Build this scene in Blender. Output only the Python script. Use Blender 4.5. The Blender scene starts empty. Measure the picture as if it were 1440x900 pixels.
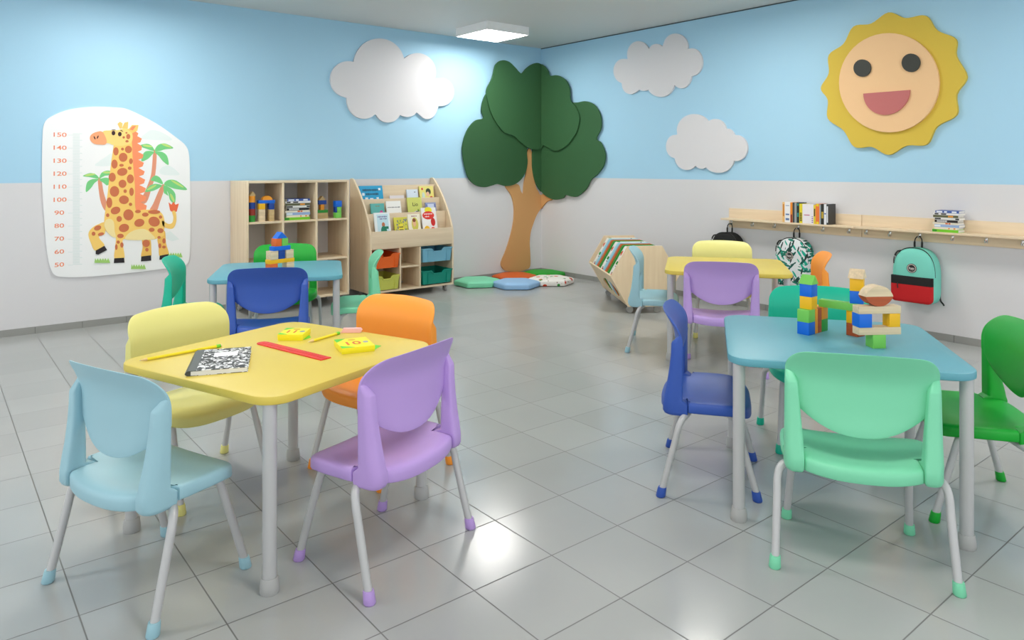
import bpy, bmesh, math, random
from mathutils import Vector, Matrix
random.seed(7)
C = bpy.context.scene.collection
PI = math.pi

# ------------------------------------------------------------------ camera model (image taken as 1440x900)
f = 1019.0; H = 1.266; CX = 720.0; HY = 235.0
YAW = math.radians(51.0)
F = (math.cos(YAW), math.sin(YAW)); R = (math.sin(YAW), -math.cos(YAW))
CAM = (-5.7776, -6.5756, H)

def on_left(px, py, Y=0.0):      # a photo point that lies on the left wall (plane y=Y) -> (x, z)
    t = (px-CX)/f; dx = F[0]+t*R[0]; dy = F[1]+t*R[1]; d = (Y-CAM[1])/dy
    return (CAM[0]+d*dx, H-(py-HY)*d/f)
def on_right(px, py, X=0.0):     # ... on the right wall (plane x=X) -> (y, z)
    t = (px-CX)/f; dx = F[0]+t*R[0]; dy = F[1]+t*R[1]; d = (X-CAM[0])/dx
    return (CAM[1]+d*dy, H-(py-HY)*d/f)

# ------------------------------------------------------------------ materials
def s2l(c):
    return tuple(((x/255)/12.92 if x/255 <= .04045 else ((x/255+.055)/1.055)**2.4) for x in c)
MATS = {}
def mat(name, rgb, rough=.5, metal=0, spec=.5, emit=None, strength=1, coat=0, bump=0, bscale=200):
    if name in MATS: return MATS[name]
    m = bpy.data.materials.new(name); m.use_nodes = True
    nt = m.node_tree; b = nt.nodes['Principled BSDF']
    b.inputs['Base Color'].default_value = (*s2l(rgb), 1)
    b.inputs['Roughness'].default_value = rough
    b.inputs['Metallic'].default_value = metal
    b.inputs['Specular IOR Level'].default_value = spec
    b.inputs['Coat Weight'].default_value = coat
    if emit:
        b.inputs['Emission Color'].default_value = (*s2l(emit), 1); b.inputs['Emission Strength'].default_value = strength
    if bump:
        tc = nt.nodes.new('ShaderNodeTexCoord'); n = nt.nodes.new('ShaderNodeTexNoise'); bp = nt.nodes.new('ShaderNodeBump')
        n.inputs['Scale'].default_value = bscale; bp.inputs['Strength'].default_value = bump; bp.inputs['Distance'].default_value = .002
        nt.links.new(tc.outputs['Object'], n.inputs['Vector']); nt.links.new(n.outputs['Fac'], bp.inputs['Height'])
        nt.links.new(bp.outputs['Normal'], b.inputs['Normal'])
    MATS[name] = m
    return m
def plastic(name, rgb, rough=.38): return mat('plastic_'+name, rgb, rough, bump=.06, bscale=500)
def wood(name, rgb, rgb2, axis='Z', scale=1.0):
    if name in MATS: return MATS[name]
    m = mat(name, rgb, .5)
    nt = m.node_tree; b = nt.nodes['Principled BSDF']
    tc = nt.nodes.new('ShaderNodeTexCoord'); mp = nt.nodes.new('ShaderNodeMapping')
    s = {'X': (1.2, 22, 22), 'Y': (22, 1.2, 22), 'Z': (22, 22, 1.2)}[axis]
    mp.inputs['Scale'].default_value = tuple(v*scale for v in s)
    n = nt.nodes.new('ShaderNodeTexNoise'); n.inputs['Scale'].default_value = 1.5; n.inputs['Detail'].default_value = 6
    n.inputs['Distortion'].default_value = .6
    cr = nt.nodes.new('ShaderNodeValToRGB')
    cr.color_ramp.elements[0].position = .3; cr.color_ramp.elements[0].color = (*s2l(rgb2), 1)
    cr.color_ramp.elements[1].position = .7; cr.color_ramp.elements[1].color = (*s2l(rgb), 1)
    L = nt.links.new
    L(tc.outputs['Object'], mp.inputs['Vector']); L(mp.outputs['Vector'], n.inputs['Vector'])
    L(n.outputs['Fac'], cr.inputs['Fac']); L(cr.outputs['Color'], b.inputs['Base Color'])
    return m
BIRCH = wood('birch_ply', (232, 212, 182), (220, 198, 166), 'Z')
BIRCHX = wood('birch_ply_along', (232, 212, 182), (220, 198, 166), 'X')
BIRCHY = wood('birch_rail', (234, 213, 182), (222, 199, 166), 'Y')
METAL = mat('grey_tube_paint', (190, 190, 190), .35, .15)
METALD = mat('grey_foot_sleeve', (172, 172, 170), .5)
CHROME = mat('chrome', (220, 220, 220), .18, 1)
BLACK = mat('black_rubber', (22, 22, 22), .5)

# ------------------------------------------------------------------ mesh helpers
def link(me, name, m=None, parent=None, smooth=False):
    o = bpy.data.objects.new(name, me); C.objects.link(o)
    if m is not None:
        for mm in (m if isinstance(m, (list, tuple)) else [m]): me.materials.append(mm)
    if smooth:
        for p in me.polygons: p.use_smooth = True
        try: me.set_sharp_from_angle(angle=math.radians(smooth if smooth > 1 else 40))
        except Exception: pass
    if parent: o.parent = parent
    return o
def obj(name, bm, m, parent=None, smooth=False):
    bmesh.ops.recalc_face_normals(bm, faces=bm.faces)
    me = bpy.data.meshes.new(name); bm.to_mesh(me); bm.free()
    return link(me, name, m, parent, smooth)
def add_box(bm, x0, x1, y0, y1, z0, z1, bevel=0, M=None, mi=0):
    r = bmesh.ops.create_cube(bm, size=1)
    vs = r['verts']
    bmesh.ops.scale(bm, vec=(x1-x0, y1-y0, z1-z0), verts=vs)
    bmesh.ops.translate(bm, vec=((x0+x1)/2, (y0+y1)/2, (z0+z1)/2), verts=vs)
    if M is not None: bmesh.ops.transform(bm, matrix=M, verts=vs)
    fs = set()
    for v in vs: fs.update(v.link_faces)
    for fc in fs: fc.material_index = mi
    if bevel:
        es = set()
        for v in vs: es.update(v.link_edges)
        bmesh.ops.bevel(bm, geom=list(es), offset=bevel, segments=2, profile=.6, affect='EDGES')
def box(name, x0, x1, y0, y1, z0, z1, m, parent=None, bevel=.002, M=None):
    bm = bmesh.new(); add_box(bm, x0, x1, y0, y1, z0, z1, bevel, M)
    return obj(name, bm, m, parent, smooth=30 if bevel else False)
def add_rings(bm, rings, close_ends=True, closed=True):
    vr = [[bm.verts.new(p) for p in ring] for ring in rings]
    n = len(rings[0])
    for a, b in zip(vr[:-1], vr[1:]):
        for i in range(n if closed else n-1):
            j = (i+1) % n
            bm.faces.new((a[i], a[j], b[j], b[i]))
    if close_ends:
        bm.faces.new(list(reversed(vr[0]))); bm.faces.new(vr[-1])
    return vr
def catmull(pts, sub=5, closed=False):
    out = []; n = len(pts)
    rng = range(n) if closed else range(n-1)
    for i in rng:
        p0 = pts[(i-1) % n] if closed or i > 0 else pts[0]
        p1 = pts[i]; p2 = pts[(i+1) % n]
        p3 = pts[(i+2) % n] if closed or i+2 < n else pts[-1]
        for k in range(sub):
            t = k/sub
            out.append(tuple(.5*((2*b)+(-a+c)*t+(2*a-5*b+4*c-d)*t*t+(-a+3*b-3*c+d)*t**3) for a, b, c, d in zip(p0, p1, p2, p3)))
    if not closed: out.append(tuple(pts[-1]))
    return out
def add_tube(bm, path, r, seg=12, radii=None):
    path = [Vector(p) for p in path]
    rings = []
    up = None
    for i, p in enumerate(path):
        t = (path[min(i+1, len(path)-1)]-path[max(i-1, 0)]).normalized()
        if up is None:
            up = t.orthogonal().normalized()
        else:
            up = (up-t*up.dot(t)).normalized()
        s = t.cross(up)
        rr = radii[i] if radii else r
        rings.append([p+up*rr*math.cos(2*PI*k/seg)+s*rr*math.sin(2*PI*k/seg) for k in range(seg)])
    add_rings(bm, rings)
def tube(name, path, r, m, parent=None, seg=12, radii=None):
    bm = bmesh.new(); add_tube(bm, path, r, seg, radii)
    return obj(name, bm, m, parent, smooth=50)
def superell(cx, cy, hx, hy, n, e=3.0, z=0):
    out = []
    for k in range(n):
        a = 2*PI*k/n; c = math.cos(a); s = math.sin(a)
        out.append((cx+hx*math.copysign(abs(c)**(2/e), c), cy+hy*math.copysign(abs(s)**(2/e), s), z))
    return out
def add_prism(bm, pts, z0, z1, fn=None, bevel=0, mi=0):
    """outline pts (2-D) extruded z0..z1; fn maps (x,y,z) to 3-D"""
    fn = fn or (lambda x, y, z: (x, y, z))
    n = len(pts)
    levels = [(z0, 0), (z1, 0)]
    vr = []
    for z, _ in levels: vr.append([bm.verts.new(fn(p[0], p[1], z)) for p in pts])
    fs = []
    for i in range(n):
        j = (i+1) % n
        fs.append(bm.faces.new((vr[0][i], vr[0][j], vr[1][j], vr[1][i])))
    a = bm.faces.new(list(reversed(vr[0]))); b = bm.faces.new(vr[1])
    for x in fs+[a, b]: x.material_index = mi
    if bevel:
        bmesh.ops.bevel(bm, geom=[e for fc in (a, b) for e in fc.edges], offset=bevel, segments=2, profile=.6, affect='EDGES')
    bm.normal_update()
    bmesh.ops.triangulate(bm, faces=[fc for fc in bm.faces if len(fc.verts) > 4], ngon_method='EAR_CLIP')
def prism(name, pts, z0, z1, m, parent=None, fn=None, smooth=40, bevel=0):
    bm = bmesh.new(); add_prism(bm, pts, z0, z1, fn, bevel)
    return obj(name, bm, m, parent, smooth)
def thing(name, label, cat, loc=(0, 0, 0), rz=0, group=None):
    o = bpy.data.objects.new(name, None); C.objects.link(o)
    o.location = loc; o.rotation_euler = (0, 0, rz); o.empty_display_size = .1
    return tag(o, label, cat, group)
def tag(o, label, cat, group=None):
    o['label'] = label; o['category'] = cat
    if group: o['group'] = group
    return o
def struct(o): o['kind'] = 'structure'; return o
def copy_tree(o, parent=None):
    c = o.copy(); C.objects.link(c); c.parent = parent
    for ch in o.children: copy_tree(ch, c)
    return c
def text_obj(name, s, size, m, parent, M, extrude=.0004):
    cu = bpy.data.curves.new(name, 'FONT'); cu.body = s; cu.size = size; cu.align_x = 'CENTER'; cu.align_y = 'CENTER'
    cu.extrude = extrude; cu.resolution_u = 3; cu.offset = size*.012
    t = bpy.data.objects.new(name, cu); C.objects.link(t)
    dg = bpy.context.evaluated_depsgraph_get()
    me = bpy.data.meshes.new_from_object(t.evaluated_get(dg))
    bpy.data.objects.remove(t)
    me.transform(M)
    me.materials.clear()
    return link(me, name, m, parent)

# ------------------------------------------------------------------ the room
XL, YB, CEIL, PAINT = -9.0, -9.0, 2.697, 1.146
def wall_mat():
    m = mat('wall_paint', (200, 198, 196), .55, spec=.35)
    nt = m.node_tree; b = nt.nodes['Principled BSDF']
    g = nt.nodes.new('ShaderNodeNewGeometry'); sp = nt.nodes.new('ShaderNodeSeparateXYZ')
    gt = nt.nodes.new('ShaderNodeMath'); gt.operation = 'GREATER_THAN'; gt.inputs[1].default_value = PAINT
    mx = nt.nodes.new('ShaderNodeMix'); mx.data_type = 'RGBA'
    mx.inputs['A'].default_value = (*s2l((217, 215, 217)), 1); mx.inputs['B'].default_value = (*s2l((168, 210, 234)), 1)
    n = nt.nodes.new('ShaderNodeTexNoise'); n.inputs['Scale'].default_value = 180
    bp = nt.nodes.new('ShaderNodeBump'); bp.inputs['Strength'].default_value = .08; bp.inputs['Distance'].default_value = .002
    L = nt.links.new
    L(g.outputs['Position'], sp.inputs[0]); L(sp.outputs['Z'], gt.inputs[0]); L(gt.outputs[0], mx.inputs['Factor'])
    L(mx.outputs['Result'], b.inputs['Base Color']); L(g.outputs['Position'], n.inputs['Vector'])
    L(n.outputs['Fac'], bp.inputs['Height']); L(bp.outputs['Normal'], b.inputs['Normal'])
    return m
WALL = wall_mat()
TX, TY, PX, PY = -4.190, -5.123, .3125, .302
def floor_mat():
    m = mat('floor_tile', (170, 170, 168), .2)
    nt = m.node_tree; b = nt.nodes['Principled BSDF']; N = nt.nodes.new; L = nt.links.new
    g = N('ShaderNodeNewGeometry'); sp = N('ShaderNodeSeparateXYZ'); L(g.outputs['Position'], sp.inputs[0])
    def M(op, a, b_=None):
        n = N('ShaderNodeMath'); n.operation = op
        for i, v in enumerate((a, b_)):
            if v is None: continue
            if isinstance(v, (int, float)): n.inputs[i].default_value = v
            else: L(v, n.inputs[i])
        return n.outputs[0]
    def cell(out, off, pitch):
        u = M('DIVIDE', M('SUBTRACT', out, off), pitch)
        fr = M('FRACT', u)
        dist = M('MULTIPLY', M('MINIMUM', fr, M('SUBTRACT', 1.0, fr)), pitch)
        return M('FLOOR', u), dist
    cxn, dx = cell(sp.outputs['X'], TX, PX); cyn, dy = cell(sp.outputs['Y'], TY, PY)
    d = M('MINIMUM', dx, dy)
    mr = N('ShaderNodeMapRange'); mr.interpolation_type = 'SMOOTHSTEP'
    mr.inputs['From Min'].default_value = .0013; mr.inputs['From Max'].default_value = .0027
    L(d, mr.inputs['Value'])
    cb = N('ShaderNodeCombineXYZ'); L(cxn, cb.inputs[0]); L(cyn, cb.inputs[1])
    wn = N('ShaderNodeTexWhiteNoise'); L(cb.outputs[0], wn.inputs['Vector'])
    ns = N('ShaderNodeTexNoise'); ns.inputs['Scale'].default_value = 3.0; ns.inputs['Detail'].default_value = 5; L(g.outputs['Position'], ns.inputs['Vector'])
    val = M('ADD', M('MULTIPLY', wn.outputs['Value'], .05), M('MULTIPLY', ns.outputs['Fac'], .06))
    tile = N('ShaderNodeMix'); tile.data_type = 'RGBA'
    tile.inputs['A'].default_value = (*s2l((167, 169, 167)), 1); tile.inputs['B'].default_value = (*s2l((255, 255, 255)), 1)
    L(val, tile.inputs['Factor'])
    mx = N('ShaderNodeMix'); mx.data_type = 'RGBA'; mx.inputs['A'].default_value = (*s2l((114, 114, 112)), 1)
    L(mr.outputs['Result'], mx.inputs['Factor']); L(tile.outputs['Result'], mx.inputs['B'])
    L(mx.outputs['Result'], b.inputs['Base Color'])
    rr = N('ShaderNodeMapRange'); rr.inputs['To Min'].default_value = .5; rr.inputs['To Max'].default_value = .17
    L(mr.outputs['Result'], rr.inputs['Value']); L(rr.outputs['Result'], b.inputs['Roughness'])
    b.inputs['Specular IOR Level'].default_value = .42
    n2 = N('ShaderNodeTexNoise'); n2.inputs['Scale'].default_value = 9; n2.inputs['Detail'].default_value = 2; L(g.outputs['Position'], n2.inputs['Vector'])
    hh = M('ADD', M('MULTIPLY', mr.outputs['Result'], .6), M('MULTIPLY', n2.outputs['Fac'], .25))
    bp = N('ShaderNodeBump'); bp.inputs['Strength'].default_value = .3; bp.inputs['Distance'].default_value = .002
    L(hh, bp.inputs['Height']); L(bp.outputs['Normal'], b.inputs['Normal'])
    return m
struct(box('floor', XL, .1, YB, .1, -.1, 0, floor_mat(), bevel=0))
struct(box('ceiling', XL, .1, YB, .1, CEIL, CEIL+.1, mat('ceiling_paint', (214, 214, 212), .6, bump=.05), bevel=0))
struct(box('wall_left', XL, .1, 0, .1, 0, CEIL, WALL, bevel=0))
struct(box('wall_right', 0, .1, YB, 0, 0, CEIL, WALL, bevel=0))
BASEM = mat('skirting_tile', (150, 150, 146), .35); GROUT = mat('skirting_grout', (96, 96, 94), .7)
def skirting(name, along):
    bm = bmesh.new()
    if along == 'x':
        k = math.floor((XL-TX)/PX)
        while TX+k*PX < 0:
            a = max(TX+k*PX+.0015, XL); b = min(TX+(k+1)*PX-.0015, -.009)
            if b > a: add_box(bm, a, b, -.009, 0, .0, .052, .001)
            k += 1
        add_box(bm, XL, -.009, -.006, 0, .0, .05, mi=1)
    else:
        k = math.floor((YB-TY)/PY)
        while TY+k*PY < 0:
            a = max(TY+k*PY+.0015, YB); b = min(TY+(k+1)*PY-.0015, 0)
            if b > a: add_box(bm, -.009, 0, a, b, .0, .052, .001)
            k += 1
        add_box(bm, -.006, 0, YB, 0, .0, .05, mi=1)
    struct(obj(name, bm, [BASEM, GROUT]))
struct(box('shadow_strip_1', -.004, 0, YB, 0, CEIL-.010, CEIL, mat('shadow_gap', (70, 84, 92), .8), bevel=0))  # shadow line below the ceiling, put in as a dark-coloured strip
skirting('baseboard_left', 'x'); skirting('baseboard_right', 'y')

# ------------------------------------------------------------------ ceiling lights
WHITE = mat('white_enamel', (240, 240, 240), .4)
GLOW = mat('lamp_diffuser', (255, 255, 255), .5, emit=(255, 252, 246), strength=14.5)
def lamp(x, y, label, s=.265, h=.085):
    t = thing('ceiling_light', label, 'light', (x, y, CEIL), 0, 'square ceiling lights')
    bm = bmesh.new()
    for a in (-1, 1):
        add_box(bm, a*s-.006, a*s+.006, -s, s, -h, 0, .001)
        add_box(bm, -s, s, a*s-.006, a*s+.006, -h, 0, .001)
    add_box(bm, -s, s, -s, s, -.012, 0)
    obj('housing', bm, WHITE, t)
    box('diffuser', -s+.008, s-.008, -s+.008, s-.008, -h+.004, -.03, GLOW, t, bevel=0)
    return t
lamp(-1.25, -.66, 'square white ceiling light near the room corner, the only one fully in view')
lamp(-1.25, -3.25, 'square ceiling light just beyond the picture top, above the upper small cloud')
lamp(-4.55, -1.0, 'square ceiling light near the left wall over the height chart')
lamp(-4.50, -3.25, 'square ceiling light added out of frame above the near yellow table')  # this light and those below are unseen, added to brighten the room
lamp(-1.25, -5.85, 'square ceiling light added out of frame above the right wall coat rail')
lamp(-4.50, -5.85, 'square ceiling light added out of frame beside the viewpoint')
lamp(-7.40, -3.25, 'square ceiling light added out of frame left of the near yellow table')

# ------------------------------------------------------------------ chairs
def chair_meshes():
    M = {}
    # seat pan
    bm = bmesh.new(); n = 140
    def top(x, y):
        z = .350+.008*(x/.2)**2
        z -= .012*max(0, 1-((x/.17)**2+((y+.02)/.15)**2))
        if y > .06: z -= .026*((y-.06)/.11)**2
        if y < -.12: z -= .010*((-.12-y)/.07)**2
        return z
    rings = []
    prof = [(.15, 0), (.35, 0), (.55, 0), (.70, 0), (.82, 0), (.90, 0), (.95, -.001), (.975, -.0035), (.992, -.008), (1.0, -.015), (1.0, -.036), (.99, -.041), (.96, -.043), (.6, -.038), (.2, -.035)]
    for s, dz in prof:
        ring = []
        for x, y, _ in superell(0, -.008, .230, .170, n, 3.7):
            xx = x*s; yy = -.008+(y+.008)*s
            if yy < -.02: yy -= .014*(1-min(1, (xx/.175)**2))*s**4
            lim = .1675+.0630*min(1, max(0, (yy+.0785)/.002))
            if abs(xx) > lim*min(1, s+.02): xx = math.copysign(lim*min(1, s+.02), xx)
            ring.append((xx, yy, top(xx, yy)+dz))
        rings.append(ring)
    add_rings(bm, rings); M['seat'] = bm
    # back panel : curved sheet with thickness
    bm = bmesh.new(); nu, nv = 28, 14
    def pt(u, v, off):
        au = abs(u)
        zt = .693-.012*u*u
        if au > .72: zt -= .060*(1-math.sqrt(max(0, 1-((au-.72)/.28)**2)))
        zb = .422+.112*au**2.2
        z = zb+(zt-zb)*v
        yb = -.130
        if z > .585: yb -= .055*((z-.585)/.108)**1.7
        elif z < .50: yb -= .012*((.50-z)/.08)**1.5
        y = yb+.030*au**2.2
        edge = min(1, min(v, 1-v)*9+.3)
        if au > .93: edge = min(edge, .6)
        return (u*.2225, y+off*edge, z)
    front = []; back = []
    us = [math.sin(PI/2*(-1+2*i/nu)) for i in range(nu+1)]
    vs = [.5-.5*math.cos(PI*j/nv) for j in range(nv+1)]
    for j in range(nv+1):
        front.append([bm.verts.new(pt(u, vs[j], .007)) for u in us]); back.append([bm.verts.new(pt(u, vs[j], -.007)) for u in us])
    for j in range(nv):
        for i in range(nu):
            bm.faces.new((front[j][i], front[j][i+1], front[j+1][i+1], front[j+1][i]))
            bm.faces.new((back[j][i], back[j+1][i], back[j+1][i+1], back[j][i+1]))
    for j in range(nv):
        bm.faces.new((front[j][0], front[j+1][0], back[j+1][0], back[j][0]))
        bm.faces.new((front[j][nu], back[j][nu], back[j+1][nu], front[j+1][nu]))
    for i in range(nu):
        bm.faces.new((front[0][i], back[0][i], back[0][i+1], front[0][i+1]))
        bm.faces.new((front[nv][i], front[nv][i+1], back[nv][i+1], back[nv][i]))
    M['backrest'] = bm
    # uprights: inner x, outer x, front y, rear y at each height
    UP = [(.3005, .186, .204, -.100, -.142), (.3015, .177, .214, -.088, -.157), (.307, .171, .223, -.0785, -.168), (.318, .168, .2265, -.0769, -.174), (.347, .168, .2265, -.0769, -.174), (.352, .168, .2265, -.083, -.173),
          (.362, .168, .2262, -.0945, -.171), (.39, .170, .226, -.0945, -.166), (.43, .173, .2255, -.0945, -.157), (.49, .178, .225, -.0945, -.148), (.54, .182, .2245, -.0945, -.143), (.578, .185, .224, -.0950, -.141),
          (.584, .187, .2235, -.0955, -.139), (.606, .198, .223, -.099, -.118), (.613, .203, .222, -.102, -.112), (.615, .207, .220, -.105, -.109)]
    for s, key in ((-1, 'up_l'), (1, 'up_r')):
        bm = bmesh.new(); rings = []
        for z, xi, xo, yf, yr in UP:
            cx_, cy_, hx_, hy_ = s*(xi+xo)/2, (yf+yr)/2, (xo-xi)/2, (yf-yr)/2
            sq = superell(cx_, cy_, hx_, hy_, 48, 9 if z < .357 else 5, z); rd = superell(cx_, cy_, hx_, hy_, 48, 2.1, z)
            ring = [(q if (p[0]-cx_)*s > -1e-9 and p[1] < cy_+1e-9 else p) for p, q in zip(sq, rd)]
            if z > .357: ring = [(x, y+(.030*((abs(x)/.2225)**2.2-1) if y > cy_ else 0), zz) for x, y, zz in ring]
            rings.append(ring)
        add_rings(bm, rings); M[key] = bm
    for s, k in ((-1, 'l'), (1, 'r')):
        bm = bmesh.new()
        add_tube(bm, catmull([(s*.150, .060, .310), (s*.172, .088, .300), (s*.181, .105, .270), (s*.197, .172, .035), (s*.198, .177, .012)], 5), .0125)
        M['leg_f'+k] = bm
        bm = bmesh.new()
        add_tube(bm, catmull([(s*.150, -.075, .303), (s*.205, -.085, .303), (s*.232, -.098, .296), (s*.245, -.112, .265), (s*.248, -.128, .20), (s*.255, -.170, .035), (s*.257, -.177, .012)], 5), .0125)
        M['leg_r'+k] = bm
        for key, (fx, fy, tx, ty) in {'cap_f'+k: (s*.199, .179, -s*.016*.14, -.05*.22), 'cap_r'+k: (s*.2575, -.1785, -s*.003, .0115)}.items():
            bm = bmesh.new(); rings = []
            for z, r in ((0, .0155), (.004, .0185), (.030, .0168), (.037, .0158), (.037, .012)):
                t = z/.037
                rings.append([(fx+tx*t*.6+r*math.cos(a*PI/8), fy+ty*t*.6+r*math.sin(a*PI/8), z) for a in range(16)])
            add_rings(bm, rings); M[key] = bm
    out = {}
    for k, b in M.items():
        bmesh.ops.recalc_face_normals(b, faces=b.faces)
        me = bpy.data.meshes.new('chair_'+k); b.to_mesh(me); b.free()
        for p in me.polygons: p.use_smooth = True
        me.set_sharp_from_angle(angle=math.radians(42 if k.startswith('up') else 60))
        out[k] = me
    return out
CM = chair_meshes()
def chair(x, y, heading, rgb, colour, label, group=None):
    t = thing('school_chair', label, 'chair', (x, y, 0), math.radians(heading)-PI/2, 'moulded plastic school chairs')
    pm = plastic(colour, rgb, .44)
    def part(name, key, m, parent, sub=0):
        me = CM[key].copy(); me.materials.clear()
        o = link(me, name, m, parent)
        if sub:
            md = o.modifiers.new('smooth', 'SUBSURF'); md.levels = 1; md.render_levels = 1
        return o
    part('seat', 'seat', pm, t); part('backrest', 'backrest', pm, t, 1)
    part('back_upright', 'up_l', pm, t); part('back_upright', 'up_r', pm, t)
    for k in ('fl', 'fr', 'rl', 'rr'):
        lg = part('leg', 'leg_'+k, METAL, t)
        part('foot_cap', 'cap_'+k, pm, lg)
    return t
LBLUE, PALEY, PURP, ORANGE = (154, 195, 207), (228, 222, 136), (184, 152, 216), (252, 156, 50)
BLUE, GREEN, TEAL, MINT = (46, 84, 172), (0, 166, 44), (0, 184, 150), (124, 212, 170)
chair(-5.228, -4.143, 21.2, LBLUE, 'light_blue', 'light blue chair with its back to us, at the left end of near yellow table')
chair(-4.594, -4.429, 109.7, PURP, 'purple', 'lilac chair in the foreground at the right side of near yellow table')
chair(-4.928, -3.531, 290.0, PALEY, 'pale_yellow', 'pale yellow chair behind the near yellow table, left of the orange one')
chair(-4.283, -3.812, 197.0, ORANGE, 'orange', 'orange chair at the far right of near yellow table, behind the lilac chair')
chair(-3.398, -5.431, 34.1, MINT, 'mint', 'mint green chair in the foreground with its back to us at the right table')
chair(-3.267, -4.768, 305.0, BLUE, 'blue', 'dark blue chair seen from its side at the left end of the right blue table')
chair(-2.713, -5.546, 125.0, GREEN, 'green', 'bright green chair cut by the right edge of the picture')
chair(-2.577, -4.885, 215.8, TEAL, 'teal', 'teal chair behind the right blue table, behind the block towers')
chair(-1.880, -3.850, 37.0, PURP, 'purple', 'lilac chair with its back to us at the far yellow table by the coat rail')
chair(-1.732, -3.206, 307.0, LBLUE, 'light_blue', 'light blue chair seen from its side between far yellow table and hexagonal cushion trolley')
chair(-1.075, -3.306, 217.0, PALEY, 'pale_yellow', 'pale yellow chair behind the far yellow table under the black backpack')
chair(-1.171, -3.993, 127.0, ORANGE, 'orange', 'orange chair partly hidden beside the leaf-print backpack')
chair(-4.185, -2.319, 65.0, BLUE, 'blue', 'dark blue chair with its back to us at the back blue table')
chair(-3.744, -1.431, 245.0, GREEN, 'green', 'green chair behind the back blue table in front of the cube shelf')
chair(-4.425, -1.668, 335.0, TEAL, 'teal', 'teal chair seen from its side at the back blue table under height chart')
chair(-3.507, -2.082, 155.0, MINT, 'mint', 'mint green chair seen from its side in front of the book display')

# ------------------------------------------------------------------ tables
def rrect(h, r, n=8, w=None):
    w = w or h; out = []
    for cx, cy, a0 in ((w-r, h-r, 0), (-(w-r), h-r, 90), (-(w-r), -(h-r), 180), (w-r, -(h-r), 270)):
        for k in range(n+1):
            a = math.radians(a0+90*k/n); out.append((cx+r*math.cos(a), cy+r*math.sin(a)))
    return out
def table(x, y, heading, rgb, colour, label):
    t = thing('school_table', label, 'table', (x, y, 0), math.radians(heading), 'square school tables')
    m = mat('tabletop_'+colour, rgb, .42, bump=.05, bscale=300)
    bm = bmesh.new(); rings = []
    for ins, z in ((.006, .562), (.0015, .5645), (0, .569), (0, .583), (.0015, .588), (.006, .590)):
        rings.append([(px, py, z) for px, py in rrect(.400-ins, .085-ins)])
    add_rings(bm, rings)
    obj('tabletop', bm, m, t, smooth=30)
    for sx in (-1, 1):
        for sy in (-1, 1):
            lx, ly = sx*.362, sy*.352
            lg = tube('leg', [(lx, ly, .02), (lx, ly, .563)], .021, METAL, t, 20)
            bm = bmesh.new(); rings = []
            for z, r in ((0, .0265), (.004, .0285), (.020, .0285), (.044, .0252), (.047, .0235), (.047, .02)):
                rings.append([(lx+r*math.cos(a*PI/10), ly+r*math.sin(a*PI/10), z) for a in range(20)])
            add_rings(bm, rings); obj('foot_sleeve', bm, METALD, lg, smooth=50)
    bm = bmesh.new()
    for s in (-1, 1):
        add_box(bm, -.34, .34, s*.335-.012, s*.335+.012, .545, .563); add_box(bm, s*.345-.012, s*.345+.012, -.33, .33, .545, .563)
    return t
YEL, TBLUE = (222, 198, 84), (98, 166, 182)
A = (-4.759, -3.990); B = (-3.010, -5.154); CC = (-3.951, -1.875); D = (-1.466, -3.601)
table(*A, 19.8, YEL, 'yellow', 'yellow-topped table in the left foreground with notebook, ruler and card boxes on it')
table(*B, -54.2, TBLUE, 'blue', 'blue-topped table in the right foreground carrying wooden block towers')
table(*CC, -25.0, TBLUE, 'blue', 'blue-topped table at the back left in front of the cube shelf')
table(*D, -53.0, YEL, 'yellow', 'yellow-topped table at the back right near the coat rail')

# ------------------------------------------------------------------ wall cut-outs
def ray_union(circles, c, n=150):
    """outline of a union of circles/ellipses (cx,cy,rx,ry) seen from c"""
    out = []
    for k in range(n):
        a = 2*PI*k/n; dx, dy = math.cos(a), math.sin(a); best = 1
        for (x, y, rx, ry) in circles:
            ox, oy = (c[0]-x)/rx, (c[1]-y)/ry; ddx, ddy = dx/rx, dy/ry
            A_ = ddx*ddx+ddy*ddy; B_ = 2*(ox*ddx+oy*ddy); C_ = ox*ox+oy*oy-1
            D_ = B_*B_-4*A_*C_
            if D_ > 0:
                t = (-B_+math.sqrt(D_))/(2*A_)
                best = max(best, t)
        out.append((c[0]+best*dx, c[1]+best*dy))
    return out
fl = lambda x, z, d: (x, -d, z)          # left wall plate: (x, z, depth)
fr = lambda y, z, d: (-d, y, z)          # right wall plate
def z2p(pts, ox, oy, s): return [(ox+p[0]/s, oy+p[1]/s) for p in pts]
CLOUDW = mat('white_felt', (217, 215, 218), .8, bump=.1)
def cloud(circles, centre, ox, oy, s, wall, label):
    pts = z2p(ray_union([(x, y, r, r2) for x, y, r, r2 in circles], centre, 220), ox, oy, s)
    if wall == 'L': pts = [on_left(*p, -.02) for p in pts]; fn = fl
    else: pts = [on_right(*p, -.02) for p in pts]; fn = fr
    o = prism('cloud_panel', pts, .0005, .022, CLOUDW, fn=fn, smooth=30)
    tag(o, label, 'wall decoration', 'white cloud panels')
cloud([(395, 385, 152, 156), (210, 472, 106, 108), (305, 590, 103, 118), (448, 645, 80, 85), (562, 645, 62, 52), (682, 600, 68, 110), (762, 548, 78, 84), (622, 430, 110, 114), (500, 520, 180, 110)],
      (480, 510), 440, 0, 4.235, 'L', 'large white cloud panel on the left wall')
cloud([(226, 183, 62, 74), (143, 273, 54, 67), (183, 345, 48, 56), (255, 345, 42, 38), (348, 340, 76, 76), (462, 292, 56, 77), (520, 224, 58, 76), (430, 140, 68, 73), (325, 170, 44, 46), (335, 250, 150, 85)],
      (330, 260), 840, 30, 3.913, 'R', 'white cloud panel high on the right wall, above the other small cloud')
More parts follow.
